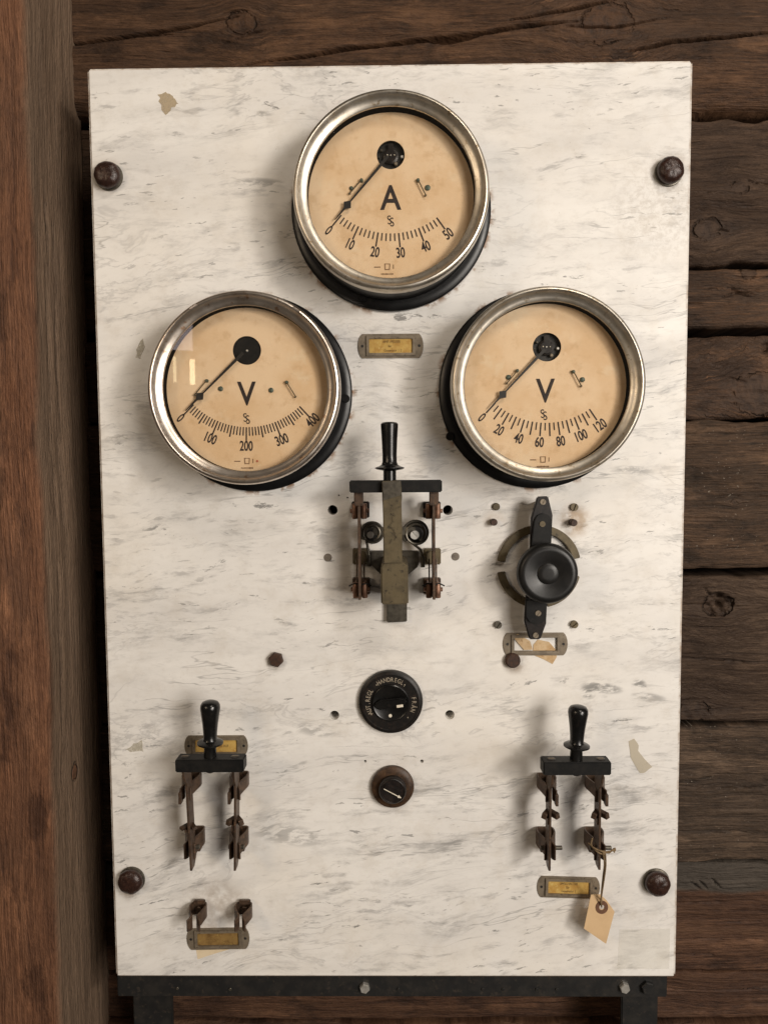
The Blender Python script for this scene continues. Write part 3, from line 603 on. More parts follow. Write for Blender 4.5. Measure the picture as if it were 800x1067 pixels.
# ------------------------------------------------------------------ round meters
def arc_ticks(mb, P, y, r0, r1, ang, wid):
    c, s_ = math.cos(ang), math.sin(ang)
    a = (P[0] + s_ * r0, P[1] - c * r0); b = (P[0] + s_ * r1, P[1] - c * r1); nx, nz = c * wid / 2, s_ * wid / 2
    mb.raw([(a[0] - nx, y, a[1] - nz), (a[0] + nx, y, a[1] + nz), (b[0] + nx, y, b[1] + nz), (b[0] - nx, y, b[1] - nz)], [(0, 1, 2, 3)])
DH = 0.040
def meter(i, label, unit, upx, piv, bez, scale, pieces, detail):
    c = GC[i]; g = thing('panel_meter', label, 'meter', (c.x, 0, c.z), 'round panel meters')
    o = Vector((c.x, 0, c.z))
    MB().lathe(o, OUT, [(0.060, 0.0005), (0.0985, 0.0005), (0.0995, 0.0015), (0.0995, 0.0055), (0.0980, 0.0070), (0.0920, 0.0076), (0.060, 0.0076)], 96, True, True).build('flange', 'black_enamel', g)
    MB().lathe(o, OUT, [(0.0895, 0.0070), (0.0895, 0.0130), (0.0885, 0.0150), (0.0885, 0.0460), (0.0800, 0.0460), (0.0800, 0.0070)], 96, True, True).build('casing', 'black_enamel', g)
    bz = MB().lathe(o, OUT, [(0.0900, 0.0440), (0.0912, 0.0452), (0.0914, 0.0560), (0.0908, 0.0585), (0.0895, 0.0600), (0.0880, 0.0603), (0.0868, 0.0596), (0.0860, 0.0580), (0.0840, 0.0560), (0.0815, 0.0546), (0.0795, 0.0540), (0.0785, 0.0530), (0.0785, 0.0515), (0.0892, 0.0515), (0.0892, 0.0440)], 128, True, True).build('bezel', bez, g)
    MB().lathe(o, OUT, [(0.0840, DH - 0.002), (0.0840, 0.0512), (0.0788, 0.0512), (0.0786, DH - 0.002)], 96, True, True).build('inner_ring', 'ring_black', g)
    P = xz(*piv, DH); hr = span((piv[0], piv[1] - 15), (piv[0], piv[1]), DH)
    # the face is a disc with a round opening for the movement
    n = 96; outer = [(c.x + 0.0786 * math.cos(2 * PI * q / n), c.z + 0.0786 * math.sin(2 * PI * q / n)) for q in range(n)]; inner = [(P[0] + hr * math.cos(2 * PI * q / n), P[1] + hr * math.sin(2 * PI * q / n)) for q in range(n)]
    MB().frame(outer, inner, -DH, -DH + 0.0012).build('dial_face', 'dial', g)
    MB().lathe((P[0], 0, P[1]), OUT, [(0, DH - 0.007), (hr * 1.1, DH - 0.007), (hr * 1.1, DH - 0.0013), (hr * 1.001, DH - 0.0013), (hr * 1.001, DH - 0.006), (0, DH - 0.006)], 48, False).build('movement_well', 'mechanism', g)
    hub = MB().lathe((P[0], 0, P[1]), OUT, [(hr * 0.55, DH - 0.006), (hr * 0.55, DH - 0.003), (hr * 0.4, DH - 0.0022), (0, DH - 0.0022)], 24, False)
    if detail: hub.box((P[0], -DH + 0.003, P[1] + hr * 0.45), (hr * 0.35, 0.002, hr * 0.8))
    hub.build('movement', 'dark_bakelite' if detail else 'mechanism', g)
    if detail:
        for dx, dz, r, mt in ((-0.24, 0.06, 0.0007, 'white_paint'), (0.0, 0.03, 0.0009, 'bright_steel'), (0.26, 0.05, 0.0006, 'white_paint'), (-0.66, 0.38, 0.0014, 'steel'), (0.8, -0.08, 0.0015, 'bright_steel'), (0.36, -0.56, 0.0017, 'brass_frame'), (-0.85, -0.1, 0.001, 'steel')):
            MB().lathe((P[0] + dx * hr, 0, P[1] + dz * hr), OUT, [(0, DH - 0.0045), (r, DH - 0.0045), (r, DH - 0.0018), (r * 0.6, DH - 0.0012), (0, DH - 0.0012)], 10).build('movement_screw', mt, g)
    else:
        MB().lathe((P[0], 0, P[1]), OUT, [(0, DH - 0.002), (hr * 0.97, DH - 0.002), (hr * 0.99, DH - 0.0026), (hr * 0.99, DH - 0.004), (0, DH - 0.004)], 40).build('cover_disc', 'matt_black', g)
        MB().lathe((P[0], 0, P[1]), OUT, [(0, DH - 0.002), (0.0012, DH - 0.002), (0.001, DH - 0.001), (0, DH - 0.0008)], 12).build('centre_screw', 'bright_steel', g)
    # printed scale
    y = -DH - 0.0003; px = lambda v: v / 1075.0
    R0, R1, R2, R3 = scale['r']
    tk = MB()
    for v, ang, kind in scale['ticks']: arc_ticks(tk, P, y, R0, {0: R1, 1: R2, 2: R3}[kind], math.radians(ang), 0.00135 if kind else 0.00115)
    tk.build('scale_ticks', 'ink', g)
    for s_, ang in scale['labels']:
        m = MB(); q = polar(P[0], P[1], scale['rl'], math.radians(ang)); put_text(m, s_, q[0], q[1], y, 0.0100, 0.64, math.radians(ang), 0.020, ref='0'); m.build('numeral', 'ink', g)
    m = MB(); u = xz(*upx, DH); put_text(m, unit, u[0], u[1], y, 0.0230, 0.88, 0, 0.014); m.build('unit_letter', 'ink', g)
    m = MB(); q = xz(*pieces['logo'], DH)
    put_text(m, 'S', q[0] - 0.0012, q[1] + 0.0010, y, 0.0084, 0.80, 0.12, 0.0); put_text(m, 'S', q[0] + 0.0012, q[1] - 0.0010, y - 0.0001, 0.0084, 0.80, 0.12, 0.0); m.build('maker_mark', 'ink', g)
    m = MB(); q = xz(*pieces['mark'], DH)
    m.box((q[0] - 0.0095, y, q[1]), (0.0060, 0.0001, 0.0009))
    m.frame([(q[0] - 0.0024, q[1] - 0.0028), (q[0] + 0.0024, q[1] - 0.0028), (q[0] + 0.0028, q[1] + 0.0032), (q[0] - 0.0028, q[1] + 0.0032)], [(q[0] - 0.0017, q[1] - 0.0020), (q[0] + 0.0017, q[1] - 0.0020), (q[0] + 0.0020, q[1] + 0.0026), (q[0] - 0.0020, q[1] + 0.0026)], y, y - 0.0001)
    m.box((q[0] + 0.0058, y, q[1] + 0.0003), (0.0007, 0.0001, 0.0040))
    rr = random.Random(i + 3)
    for t in range(9): m.box((q[0] - 0.0055 + t * 0.00135, y, q[1] - 0.0066), (0.0009, 0.0001, 0.0009 + rr.random() * 0.0008))
    m.build('fine_print', 'faded_ink', g)
    if i == 1: MB().lathe((q[0] + 0.0098, 0, q[1]), OUT, [(0, DH + 0.0001), (0.0011, DH + 0.0001), (0.0011, DH + 0.0004), (0, DH + 0.0004)], 12, False).build('red_dot', 'red_ink', g)
    # pointer with spade head, standing clear of the face
    a = math.radians(scale['point']); h = DH + 0.0035; s_, c_ = math.sin(a), math.cos(a)
    def pp(r, o_): return (P[0] + s_ * r + c_ * o_, P[1] - c_ * r + s_ * o_)
    sh = [(hr * 0.3, 0.0014), (hr * 1.0, 0.0013), (R0 * 0.80, 0.0007), (R0 * 0.86, 0.0044), (R0 * 0.915, 0.0010), (R1 * 1.01, 0.0003)]
    MB().prism([pp(r, w_) for r, w_ in sh] + [pp(r, -w_) for r, w_ in sh[::-1]], -h, -h - 0.0009).build('pointer', 'pointer', g)
    # little stop springs and screws
    for (ax, ay, bx, by, dots) in pieces['stops']:
        p, q = at(ax, ay, DH + 0.003), at(bx, by, DH + 0.003)
        st = MB().tube([p, p.lerp(q, 0.5), q], 0.00055, 6); st.tube([q, at(bx - 0.3, by + 0.6, DH)], 0.0010, 6).build('stop_spring', 'brass_dark', g)
        MB().lathe((p.x, 0, p.z), OUT, [(0, DH), (0.0017, DH), (0.0016, DH + 0.003), (0.0010, DH + 0.0038), (0, DH + 0.0040)], 14).build('stop_screw', 'verdigris', g)
        for (ex, ey, er) in dots:
            e = at(ex, ey, DH); MB().lathe((e.x, 0, e.z), OUT, [(0, DH), (er, DH), (er, DH + 0.001), (er * 0.6, DH + 0.0016), (0, DH + 0.0016)], 14).build('dial_screw', 'verdigris', g)
    gl = MB().lathe(o, OUT, [(0, 0.0517), (0.0783, 0.0517), (0.0783, 0.0534), (0, 0.0534)], 64, False).build('glass', 'glass', g)
    fs = at(*pieces['fscrew']); sc = MB().cyl(fs, OUT, 0.0042, 0.0070, 0.0095, 20).build('flange_screw', 'black_enamel', g)
    for a_ in pieces.get('tabs', ()):
        a_ = math.radians(a_); MB().box((c.x + 0.0886 * math.cos(a_), -0.0598, c.z + 0.0886 * math.sin(a_)), (0.009, 0.0012, 0.0026), Matrix.Rotation(-(a_ + PI / 2), 3, 'Y')).build('bezel_clip', bez, g, 0.0006)
    return g
def ticks(lo, hi, step, f, kind): 
    out = []; v = lo
    while v <= hi + 1e-6: out.append((v, f(v), kind(v))); v += step
    return out
def rad(piv, *px): return [span(piv, (piv[0], piv[1] + p), DH) for p in px]
fA = lambda v: -40.6 + 15.4 * v / 10; fL = lambda v: -45.6 + 22.1 * v / 100; fR = lambda v: -43.0 + 12.95 * v / 20
kA = lambda v: 2 if v % 10 == 0 else 0; kL = lambda v: 2 if v % 100 == 0 else (1 if v % 50 == 0 else 0); kR = lambda v: 2 if v % 10 == 0 else 0
pA, pL, pR = (407, 161), (257.2, 365), (569.7, 361.5)
meter(0, 'round ammeter with an A dial to 50, topmost of the three meters', 'A', (407, 205.5), pA, 'nickel',
      {'r': rad(pA, 82, 90, 93, 97), 'rl': rad(pA, 102.5)[0], 'ticks': ticks(0, 50, 2, fA, kA), 'labels': [(str(v), fA(v)) for v in range(0, 60, 10)], 'point': -41.2},
      {'logo': (407, 230), 'mark': (403.5, 278), 'stops': [(376.5, 187, 364.5, 201, [(366, 196, 0.0019)]), (435.5, 187, 443.5, 203, [(445.5, 195.5, 0.0026)])], 'fscrew': (378, 312)}, True)
meter(1, 'round voltmeter with a V dial to 400, the left one of the pair', 'V', (257, 410), pL, 'nickel_pink',
      {'r': rad(pL, 80, 89, 92, 95), 'rl': rad(pL, 99.5)[0], 'ticks': ticks(0, 400, 10, fL, kL), 'labels': [(str(v), fL(v)) for v in range(0, 500, 100)], 'point': -46.0},
      {'logo': (257, 436), 'mark': (257.5, 480.5), 'stops': [(215, 396.5, 203, 411, [(230, 405, 0.0024)]), (298.5, 398, 308, 413, [(282.5, 406.5, 0.0024)])], 'fscrew': (360.5, 416), 'tabs': (121, 55)}, False)
meter(2, 'round voltmeter with a V dial to 120, the right one of the pair', 'V', (568, 407), pR, 'nickel',
      {'r': rad(pR, 79, 87, 91, 93), 'rl': rad(pR, 99.2)[0], 'ticks': ticks(0, 120, 5, fR, kR), 'labels': [(str(v), fR(v)) for v in range(0, 140, 20)], 'point': -43.4},
      {'logo': (566.5, 432), 'mark': (565.5, 479), 'stops': [(539, 386, 528, 399, [(529.5, 393, 0.0024)]), (597.5, 387, 605.5, 402, [(606.5, 395.5, 0.0024)])], 'fscrew': (468, 455)}, True)

# ------------------------------------------------------------------ corner bolts and small fasteners
def corner_bolt():
    p = at(112.5, 182.5, 0.004)
    b = thing('dome_bolt', '', 'bolt', (p.x, 0, p.z), 'brown domed bolts in the panel corners'); o = Vector((p.x, 0, p.z))
    MB().lathe(o, OUT, [(0, 0.0003), (0.0138, 0.0003), (0.0141, 0.0010), (0.0136, 0.0022), (0.0118, 0.0028), (0, 0.0028)], 40).build('collar', 'steel', b)
    hd = MB().lathe(o, OUT, [(0.0110, 0.0025), (0.0126, 0.0034), (0.0133, 0.0052), (0.0130, 0.0074), (0.0114, 0.0098), (0.0082, 0.0114), (0.0042, 0.0122), (0, 0.0124)], 40)
    for v in hd.v:
        q = v - o; f = fbm(np.array([q.x * 260 + 4.0]), np.array([q.z * 260 + q.y * 90]), 41)[0] * 0.0009; v += Vector((q.x, 0, q.z)) * 0.03 * f / 0.0009 + Vector((0, -f, 0))
    hd.build('head', 'bolt', b); return b
cb = corner_bolt()
def copy_thing(src, loc, label, rot=0.0):
    c = src.copy(); COL.objects.link(c); c.location = loc; c['label'] = label; c.rotation_euler = (0, rot, 0)
    for ch in list(src.children):
        d = ch.copy(); COL.objects.link(d); d.parent = c
        for g in list(ch.children): e = g.copy(); COL.objects.link(e); e.parent = d
    return c
cb['label'] = 'brown domed bolt in the upper left corner of the marble panel'
for px, py, l, r in ((699, 176.5, 'upper right', 1.2), (135.5, 920, 'lower left', 2.3), (685.5, 922, 'lower right', 4.0)):
    p = at(px, py, 0.007); copy_thing(cb, (p.x, 0, p.z), 'brown domed bolt in the %s corner of the marble panel' % l, r)
def screw(name, px, py, rpx, h, mat, label, cat='screw', slot=None, sides=20, group=None, stud=False):
    p = at(px, py, h); r = rpx / 1015.0; m = MB()
    if slot is None: m.lathe(p + Vector((0, h, 0)), OUT, [(0, 0.0002), (r, 0.0002), (r, h * 0.75), (r * 0.8, h), (0, h)], sides, False)
    else:                                               # slotted head: two half heads on a plate
        b = p + Vector((0, h, 0)); m.lathe(b, OUT, [(0, 0.0002), (r, 0.0002), (r, h * 0.55), (0, h * 0.55)], sides, False)
        for sg in (0, PI):
            pts = [(b.x + r * math.cos(slot + sg + a), b.z + r * math.sin(slot + sg + a)) for a in np.linspace(0.22, PI - 0.22, 9)]; m.prism(pts, -h * 0.55, -h)
    o = m.build(name, mat, None, 0.0, loc=(p.x, 0, p.z)); tag(o, label, cat, group); return o
screw('hex_bolt', 287, 688.5, 8.0, 0.0065, 'rust', 'rusty six-sided bolt head on bare marble above the left knife switch', 'bolt', sides=6)
screw('round_bolt', 534.5, 689, 8.0, 0.006, 'rust', 'rusty round bolt head under the empty label frame', 'bolt')
screw('round_screw', 517, 528, 3.9, 0.0028, 'brass_dark', 'flat round screw, upper left of those around the rotary switch')
screw('slotted_screw', 598.5, 528.5, 4.0, 0.0030, 'brass_dark', 'slotted screw above the protruding stud, right of the rotary switch arm', slot=1.2)
screw('threaded_stud', 515, 544.5, 3.6, 0.0085, 'rust', 'protruding rusty stud left of the rotary switch arm', 'stud')
screw('threaded_stud', 598.5, 545, 3.7, 0.0115, 'rust', 'protruding dark stud in a yellow stain right of the rotary switch arm', 'stud')
screw('slotted_screw', 519, 651.5, 3.9, 0.0030, 'steel', 'slotted screw above the left end of the empty label frame', slot=0.9)
screw('slotted_screw', 598.5, 651, 4.0, 0.0036, 'brass_dark', 'dark slotted screw above the right end of the empty label frame', slot=0.7)
screw('hole_plug', 341.5, 581, 4.2, 0.0008, 'plug', 'grey plugged hole left of the central switch', 'plug')
screw('hole_plug', 474.5, 580, 4.2, 0.0008, 'plug', 'grey plugged hole right of the central switch', 'plug')

# ------------------------------------------------------------------ label frames
def stadium(cx, cz, w_, h, cut, rot):
    """plate with rounded ends"""
    pts = []
    for q in np.linspace(-70, 70, 9): a = math.radians(q); pts.append((w_ / 2 - cut + cut * math.cos(a), h / 2 * math.sin(a) / math.sin(math.radians(70))))
    for q in np.linspace(110, 250, 9): a = math.radians(q); pts.append((-w_ / 2 + cut + cut * math.cos(a), h / 2 * math.sin(a) / math.sin(math.radians(70))))
    c, s_ = math.cos(rot), math.sin(rot); return [(cx + x * c - z * s_, cz + x * s_ + z * c) for x, z in pts]
def label_frame(px, py, label, wpx=65, hpx=25, rot=0.0, paper=None, lines=(), ink='type_ink'):
    p = at(px, py); k = 1 / span((px - 100, py), (px + 100, py), 0) * 200; W, H = wpx / k, hpx / k
    g = thing('label_frame', label, 'label frame', (p.x, 0, p.z), 'brass label frames'); c, s_ = math.cos(rot), math.sin(rot)
    R = lambda x, z: (p.x + x * c - z * s_, p.z + x * s_ + z * c)
    ow, oh = W * 0.755, H * 0.83; iw, ih = W * 0.66, H * 0.58
    out = stadium(p.x, p.z, W, H, W * 0.10, rot)
    # opening points matched to the outline
    inn = []
    n = len(out)
    for (x, z) in out:
        dx, dz = x - p.x, z - p.z; lx, lz = dx * c + dz * s_, -dx * s_ + dz * c
        t = min(iw / 2 / max(abs(lx), 1e-9), ih / 2 / max(abs(lz), 1e-9)); inn.append(R(lx * t, lz * t))
    # snap the four nearest to the true corners
    for sx in (-1, 1):
        for sz in (-1, 1):
            q = R(sx * iw / 2, sz * ih / 2); j = min(range(n), key=lambda i: (inn[i][0] - q[0]) ** 2 + (inn[i][1] - q[1]) ** 2); inn[j] = q
    MB().frame(out, inn, -0.0002, -0.0012).build('back_plate', 'brass_frame', g)
    rect = lambda a, b: [R(-a / 2, -b / 2), R(a / 2, -b / 2), R(a / 2, b / 2), R(-a / 2, b / 2)]
    MB().frame(rect(ow, oh), rect(iw * 1.0, ih * 1.0), -0.0012, -0.0030).build('rim', 'brass_frame', g, 0.0005)
    for sx in (-1, 1):
        q = R(sx * W * 0.435, 0); MB().cyl((q[0], 0, q[1]), OUT, 0.0014, 0.0010, 0.0016, 12).build('nail', 'mechanism', g)
    if paper:
        MB().prism(rect(iw * 1.03, ih * 1.05), -0.0004, -0.0010).build('label_card', paper, g)
        for txt, lz, hh, lx in lines:
            m = MB(); q = R(lx * iw, lz * ih); put_text(m, txt, q[0], q[1], -0.00125, hh, 0.80, rot, -0.004, ref='E'); m.build('lettering', ink, g)
    return g
label_frame(407, 360.5, 'brass frame with typed yellow label under the ammeter', 68, 25, 0.0, 'label_paper', [('AMP.-MESSER', 0.31, 0.0026, 0.02), ('für', 0.0, 0.0025, -0.02), ('Generator 1 2', -0.31, 0.0026, 0.05)])
label_frame(557.5, 671, 'empty brass label frame below the rotary switch arm', 67, 24)
label_frame(225.5, 777, 'brass frame with yellow label behind the left switch handle', 66, 22, 0.0, 'label_paper', [('AUS AUF', 0.0, 0.0026, 0.16)])
label_frame(227.5, 978, 'brass frame with browned blank label under the empty contact clips', 65, 23, 0.02, 'label_brown')
label_frame(592, 924.5, 'brass frame with typed yellow label beside the paper tag', 65, 23, -0.03, 'label_paper', [('UMSCHALTER', 0.30, 0.0026, 0.0), ('für', 0.0, 0.0025, -0.02), ('Generator 1', -0.30, 0.0026, 0.0)])

# ------------------------------------------------------------------ scraps of paper and residue on the marble
def sheet(name, pts, h, th, mat, label, cat, curl=0.0):
    q = [at(a, b, h) for a, b in pts]; c = sum(q, Vector()) / len(q); m = MB(); m.prism([(p.x, p.z) for p in q], -h, -h - th)
    if curl:
        for v in m.v: v.y -= curl * abs(v.x - c.x) ** 2
    return tag(m.build(name, mat, None, 0, loc=(c.x, 0, c.z)), label, cat)
sheet('paper_scrap', [(534.5, 664), (539, 660.5), (552, 668), (555, 677), (546, 677.5)], 0.0015, 0.0002, 'torn_paper', 'torn yellowed paper scrap in the left of the empty label frame', 'paper')
sheet('paper_scrap', [(555.5, 672), (560, 666.5), (572, 669), (579.5, 678), (580, 684.5), (575.5, 692), (566, 687), (554, 682), (555.5, 677)], 0.0003, 0.0002, 'torn_paper', 'torn yellowed paper scrap sticking out below the empty label frame', 'paper')
sheet('paper_scrap', [(203, 986), (243, 985), (243, 988.5), (224, 994), (206, 1000), (204.5, 991)], 0.0001, 0.00006, 'cream_paper', 'cream paper sliver peeping out under the browned label', 'paper')
def blob(pts, seed, jit=1.2, sub=4):
    rr = random.Random(seed); out = []
    for (a, b), (c, d) in zip(pts, pts[1:] + pts[:1]):
        for t in range(sub): u = t / sub; out.append((a + (c - a) * u + rr.uniform(-jit, jit), b + (d - b) * u + rr.uniform(-jit, jit)))
    return out
sheet('glue_residue', blob([(165, 98), (176, 96), (180, 102), (186, 107), (179, 113), (172, 118), (167, 110)], 3, 1.6, 3), 0.00012, 0.0002, 'tan_residue', 'tan patch of glue residue at the upper left of the panel', 'residue')
sheet('tape_scrap', blob([(655, 773), (661, 770), (665, 777), (665, 783), (679, 799), (672, 805), (666, 806), (657, 790)], 4, 0.5, 2), 0.00012, 0.0002, 'grey_tape', 'strip of yellowed tape right of the right switch handle', 'tape')
sheet('glue_residue', blob([(130, 781), (140, 775), (148, 772), (150, 783), (140, 784)], 5, 1.0, 3), 0.00012, 0.0002, 'green_smear', 'greenish smear near the left edge of the panel', 'residue')
sheet('glue_residue', blob([(143, 361), (149, 352), (151, 361), (146, 374), (142, 372)], 6, 0.8, 3), 0.00012, 0.0002, 'green_smear', 'dull drip mark left of the left voltmeter', 'residue')
sheet('clear_film', [(645, 969), (698, 968), (697, 1010), (643, 1010)], 0.00012, 0.0002, 'clear_film', 'square of clear sticky film in the lower right of the panel', 'film')

# ------------------------------------------------------------------ knife switches
def spline(path, zt, zb, k=3):
    Q = np.array([(p[0], p[1], a, b) for p, a, b in zip(path, zt, zb)]); out = []
    for i in range(len(Q) - 1):
        p0, p1, p2, p3 = Q[max(i - 1, 0)], Q[i], Q[i + 1], Q[min(i + 2, len(Q) - 1)]
        for t in np.arange(k) / k: out.append(0.5 * (2 * p1 + (p2 - p0) * t + (2 * p0 - 5 * p1 + 4 * p2 - p3) * t * t + (3 * p1 - p0 - 3 * p2 + p3) * t ** 3))
    out.append(Q[-1]); out = np.array(out); return [tuple(q[:2]) for q in out], list(out[:, 2]), list(out[:, 3])
def clip_mesh(cx, cz, hgt=0.016, w_=0.0080, dmax=0.034, gap=0.0022, drop=0.004, open_=0.0):
    """U of sheet bronze: flat back on the panel, two jaws that pinch in and flare out"""
    m = MB(); th = 0.0017
    for s_ in (-1, 1):
        path = [(0, 0.0012), (w_ * 0.75, 0.0012), (w_, 0.0040), (w_ * 1.04, dmax * 0.30), (w_ * 0.95, dmax * 0.44), (gap + 0.0020 + open_, dmax * 0.66), (gap + open_ * 0.8, dmax * 0.80), (gap + 0.0004 + open_, dmax * 0.88), (gap + 0.0026 + open_ * 1.3, dmax)]
        zt = [hgt / 2] * 5 + [hgt / 2 - 0.001, hgt / 2 - 0.002, hgt / 2 - 0.003, hgt / 2 - 0.005]
        zb = [-hgt / 2] * 5 + [-hgt / 2 - drop * 0.4, -hgt / 2 - drop * 0.8, -hgt / 2 - drop, -hgt / 2 - drop * 0.9]
        path, zt, zb = spline(path, zt, zb)
        m.strip([(cx + s_ * x, -y) for x, y in path], th, [cz + v for v in zb], [cz + v for v in zt])
    return m
def handle(parent, bx, by, bz, tx, tz, ty=None, R=0.0098, name='handle'):
    """turned black grip from (bx,bz) up to (tx,tz)"""
    a = Vector((bx, by, bz)); b = Vector((tx, by if ty is None else ty, tz)); L = (b - a).length; ax = (b - a).normalized()
    prof = [(0, 0), (0.0062, 0), (0.0060, L * 0.16), (0.0064, L * 0.20), (0.0108, L * 0.215), (0.0128, L * 0.235), (0.0128, L * 0.26), (0.0105, L * 0.285), (0.0074, L * 0.30), (0.0066, L * 0.33), (0.0068, L * 0.42), (0.0076, L * 0.58), (R * 0.92, L * 0.76), (R, L * 0.86), (R * 0.97, L * 0.92), (R * 0.80, L * 0.968), (R * 0.45, L * 0.993), (0, L)]
    return MB().lathe(a, ax, prof, 40).build(name, 'bakelite', parent)
def knife_switch(label, blades, bar, grip, uppers, lowers, lugs, tips, side):
    (bx0, bx1, by0, by1) = bar; H0, H1 = 0.036, 0.053
    pc = at((bx0 + bx1) / 2, (by0 + by1) / 2 + 60, 0)
    g = thing('knife_switch', label, 'switch', (pc.x, 0, pc.z), 'two-pole knife switches')
    # cross bar
    p0 = at(bx0, by1, H1); p1 = at(bx1, by0, H1)
    MB().box(((p0.x + p1.x) / 2, -(H0 + H1) / 2, (p0.z + p1.z) / 2), (p1.x - p0.x, H1 - H0, p1.z - p0.z)).build('crossbar', 'matt_black', g, 0.0010)
    hm = (H0 + H1) / 2
    for (sx, sy) in (blades[0][0], blades[1][0]):
        q = at(sx, by0 - 3, hm); MB().lathe((q.x, -hm, p1.z), (0, 0, 1), [(0, 0), (0.0044, 0), (0.0044, 0.0003), (0.0035, 0.0006), (0, 0.0006)], 20, False).build('bar_screw', 'dark_bakelite', g)
        MB().box((q.x, -hm, p1.z + 0.0008), (0.0062, 0.0009, 0.0005)).build('screw_slot', 'brass_frame', g)
    a = at(grip[0], by0 - 2, hm); b = at(grip[1], grip[2], hm); handle(g, a.x, -hm, p1.z, b.x, b.z)
    q = at((bx0 + bx1) / 2, by1 + 2, hm); MB().lathe((a.x, -hm, p0.z), (0, 0, -1), [(0, 0), (0.0050, 0), (0.0045, 0.0022), (0.0028, 0.0032), (0, 0.0034)], 16).build('bar_nut', 'dark_bakelite', g)
    for (t, e), up, lo, lg, tp_ in zip(blades, uppers, lowers, lugs, tips):
        A = at(*t, 0.040); B = at(*e, 0.040); x0, x1 = A.x, B.x
        zt = p0.z + 0.001; zb = B.z
        th = 0.0011; vs = []
        prof = [(zt, 0.034, 0.050), (zt - 0.012, 0.024, 0.046), (zt - 0.02, 0.022, 0.040), (zb + 0.030, 0.022, 0.040), (zb + 0.008, 0.020, 0.040), (zb, 0.030, 0.040)]
        for z, h0, h1 in prof:
            f = (zt - z) / (zt - zb); x = x0 + (x1 - x0) * f
            vs += [(x - th, -h0, z), (x + th, -h0, z), (x + th, -h1, z), (x - th, -h1, z)]
        n = len(prof); fs = [(0, 1, 2, 3), (4 * n - 1, 4 * n - 2, 4 * n - 3, 4 * n - 4)]
        for i in range(n - 1):
            for k in range(4): fs.append((4 * i + k, 4 * i + 4 + k, 4 * i + 4 + (k + 1) % 4, 4 * i + (k + 1) % 4))
        bl = MB().raw(vs, fs).build('blade', 'bronze', g, 0.0003, 1)
        for ly, sz in lg:
            c = at(t[0] + (e[0] - t[0]) * (ly - t[1]) / (e[1] - t[1]), ly, 0.036); m = MB()
            for s_ in (-1, 1):
                m.box((c.x + s_ * 0.0040, -0.033, c.z), (0.0050, 0.012, sz), Matrix.Rotation(s_ * 0.55, 3, 'Z') @ Matrix.Rotation(-s_ * 0.25, 3, 'Y'))
            m.box((c.x - 0.0024, -0.033, c.z - sz * 0.95), (0.0022, 0.010, sz * 1.1)); m.build('blade_spring', 'bronze', bl, 0.0004, 1)
        for (cy, kk) in ((up, 0), (lo, 1)):
            c = at(t[0] + (e[0] - t[0]) * (cy - t[1]) / (e[1] - t[1]), cy, 0.030)
            clip_mesh(c.x, c.z, 0.0125 if kk == 0 else 0.016, 0.0085, 0.033 if kk == 0 else 0.031, 0.0028, 0.005).build('contact_clip' if kk == 0 else 'hinge_clip', 'bronze', g, 0.0002, 1)
            if kk:
                MB().cyl((c.x - 0.008, -0.022, c.z - 0.004), (1, 0, 0), 0.0022, 0.0, 0.016 + (0.006 if side > 0 else 0.0), 12).build('hinge_pin', 'steel', g)
                MB().box((c.x, -0.006, c.z - 0.0125), (0.011, 0.009, 0.006)).build('hinge_foot', 'bronze', g, 0.0006)
            else:
                sx = -side; MB().box((c.x - sx * 0.0052, -0.032, c.z - 0.008), (0.0030, 0.008, 0.012)).build('arc_tip', 'bronze', g, 0.0004, 1)
    return g
knife_switch('knife switch with black handle on the lower left, handle in front of a label', [((193, 806), (199, 908)), ((245, 806), (244.5, 908))], (182.5, 253.5, 792, 805.5), (219, 219, 730), (822, 822), (883, 883), ([(863, 0.003)], [(857, 0.006)]), (0, 0), -1)
ks = knife_switch('knife switch with black handle on the lower right, a paper tag tied to it', [((574, 808), (572.5, 908)), ((625.5, 808), (624.5, 907))], (566, 637, 794.5, 808.5), (600, 602.5, 735), (824, 824), (884, 884), ([(850, 0.006)], [(850, 0.006)]), (0, 0), 1)
# the pair of free clips below the left switch
for px, lab, op in ((203, 'left one of two empty bronze contact clips below the left knife switch', 0.0016), (252, 'right one of two empty bronze contact clips below the left knife switch', 0.0010)):
    p = at(px + (5 if px < 220 else 3), 942, 0); g = thing('contact_clip', lab, 'contact clip', (p.x, 0, p.z), 'empty contact clips'); z = p.z - 0.004
    clip_mesh(p.x, z, 0.0135, 0.0080, 0.026, 0.0010, 0.004, op * 1.5).build('jaw', 'bronze', g, 0.0002, 1)
    MB().cyl((p.x, 0, z), OUT, 0.0036, 0.002, 0.0052, 6).build('fixing_screw', 'bronze', g)
    MB().box((p.x + 0.001, -0.004, z + 0.0085), (0.012, 0.004, 0.004)).build('foot', 'bronze', g, 0.0006)

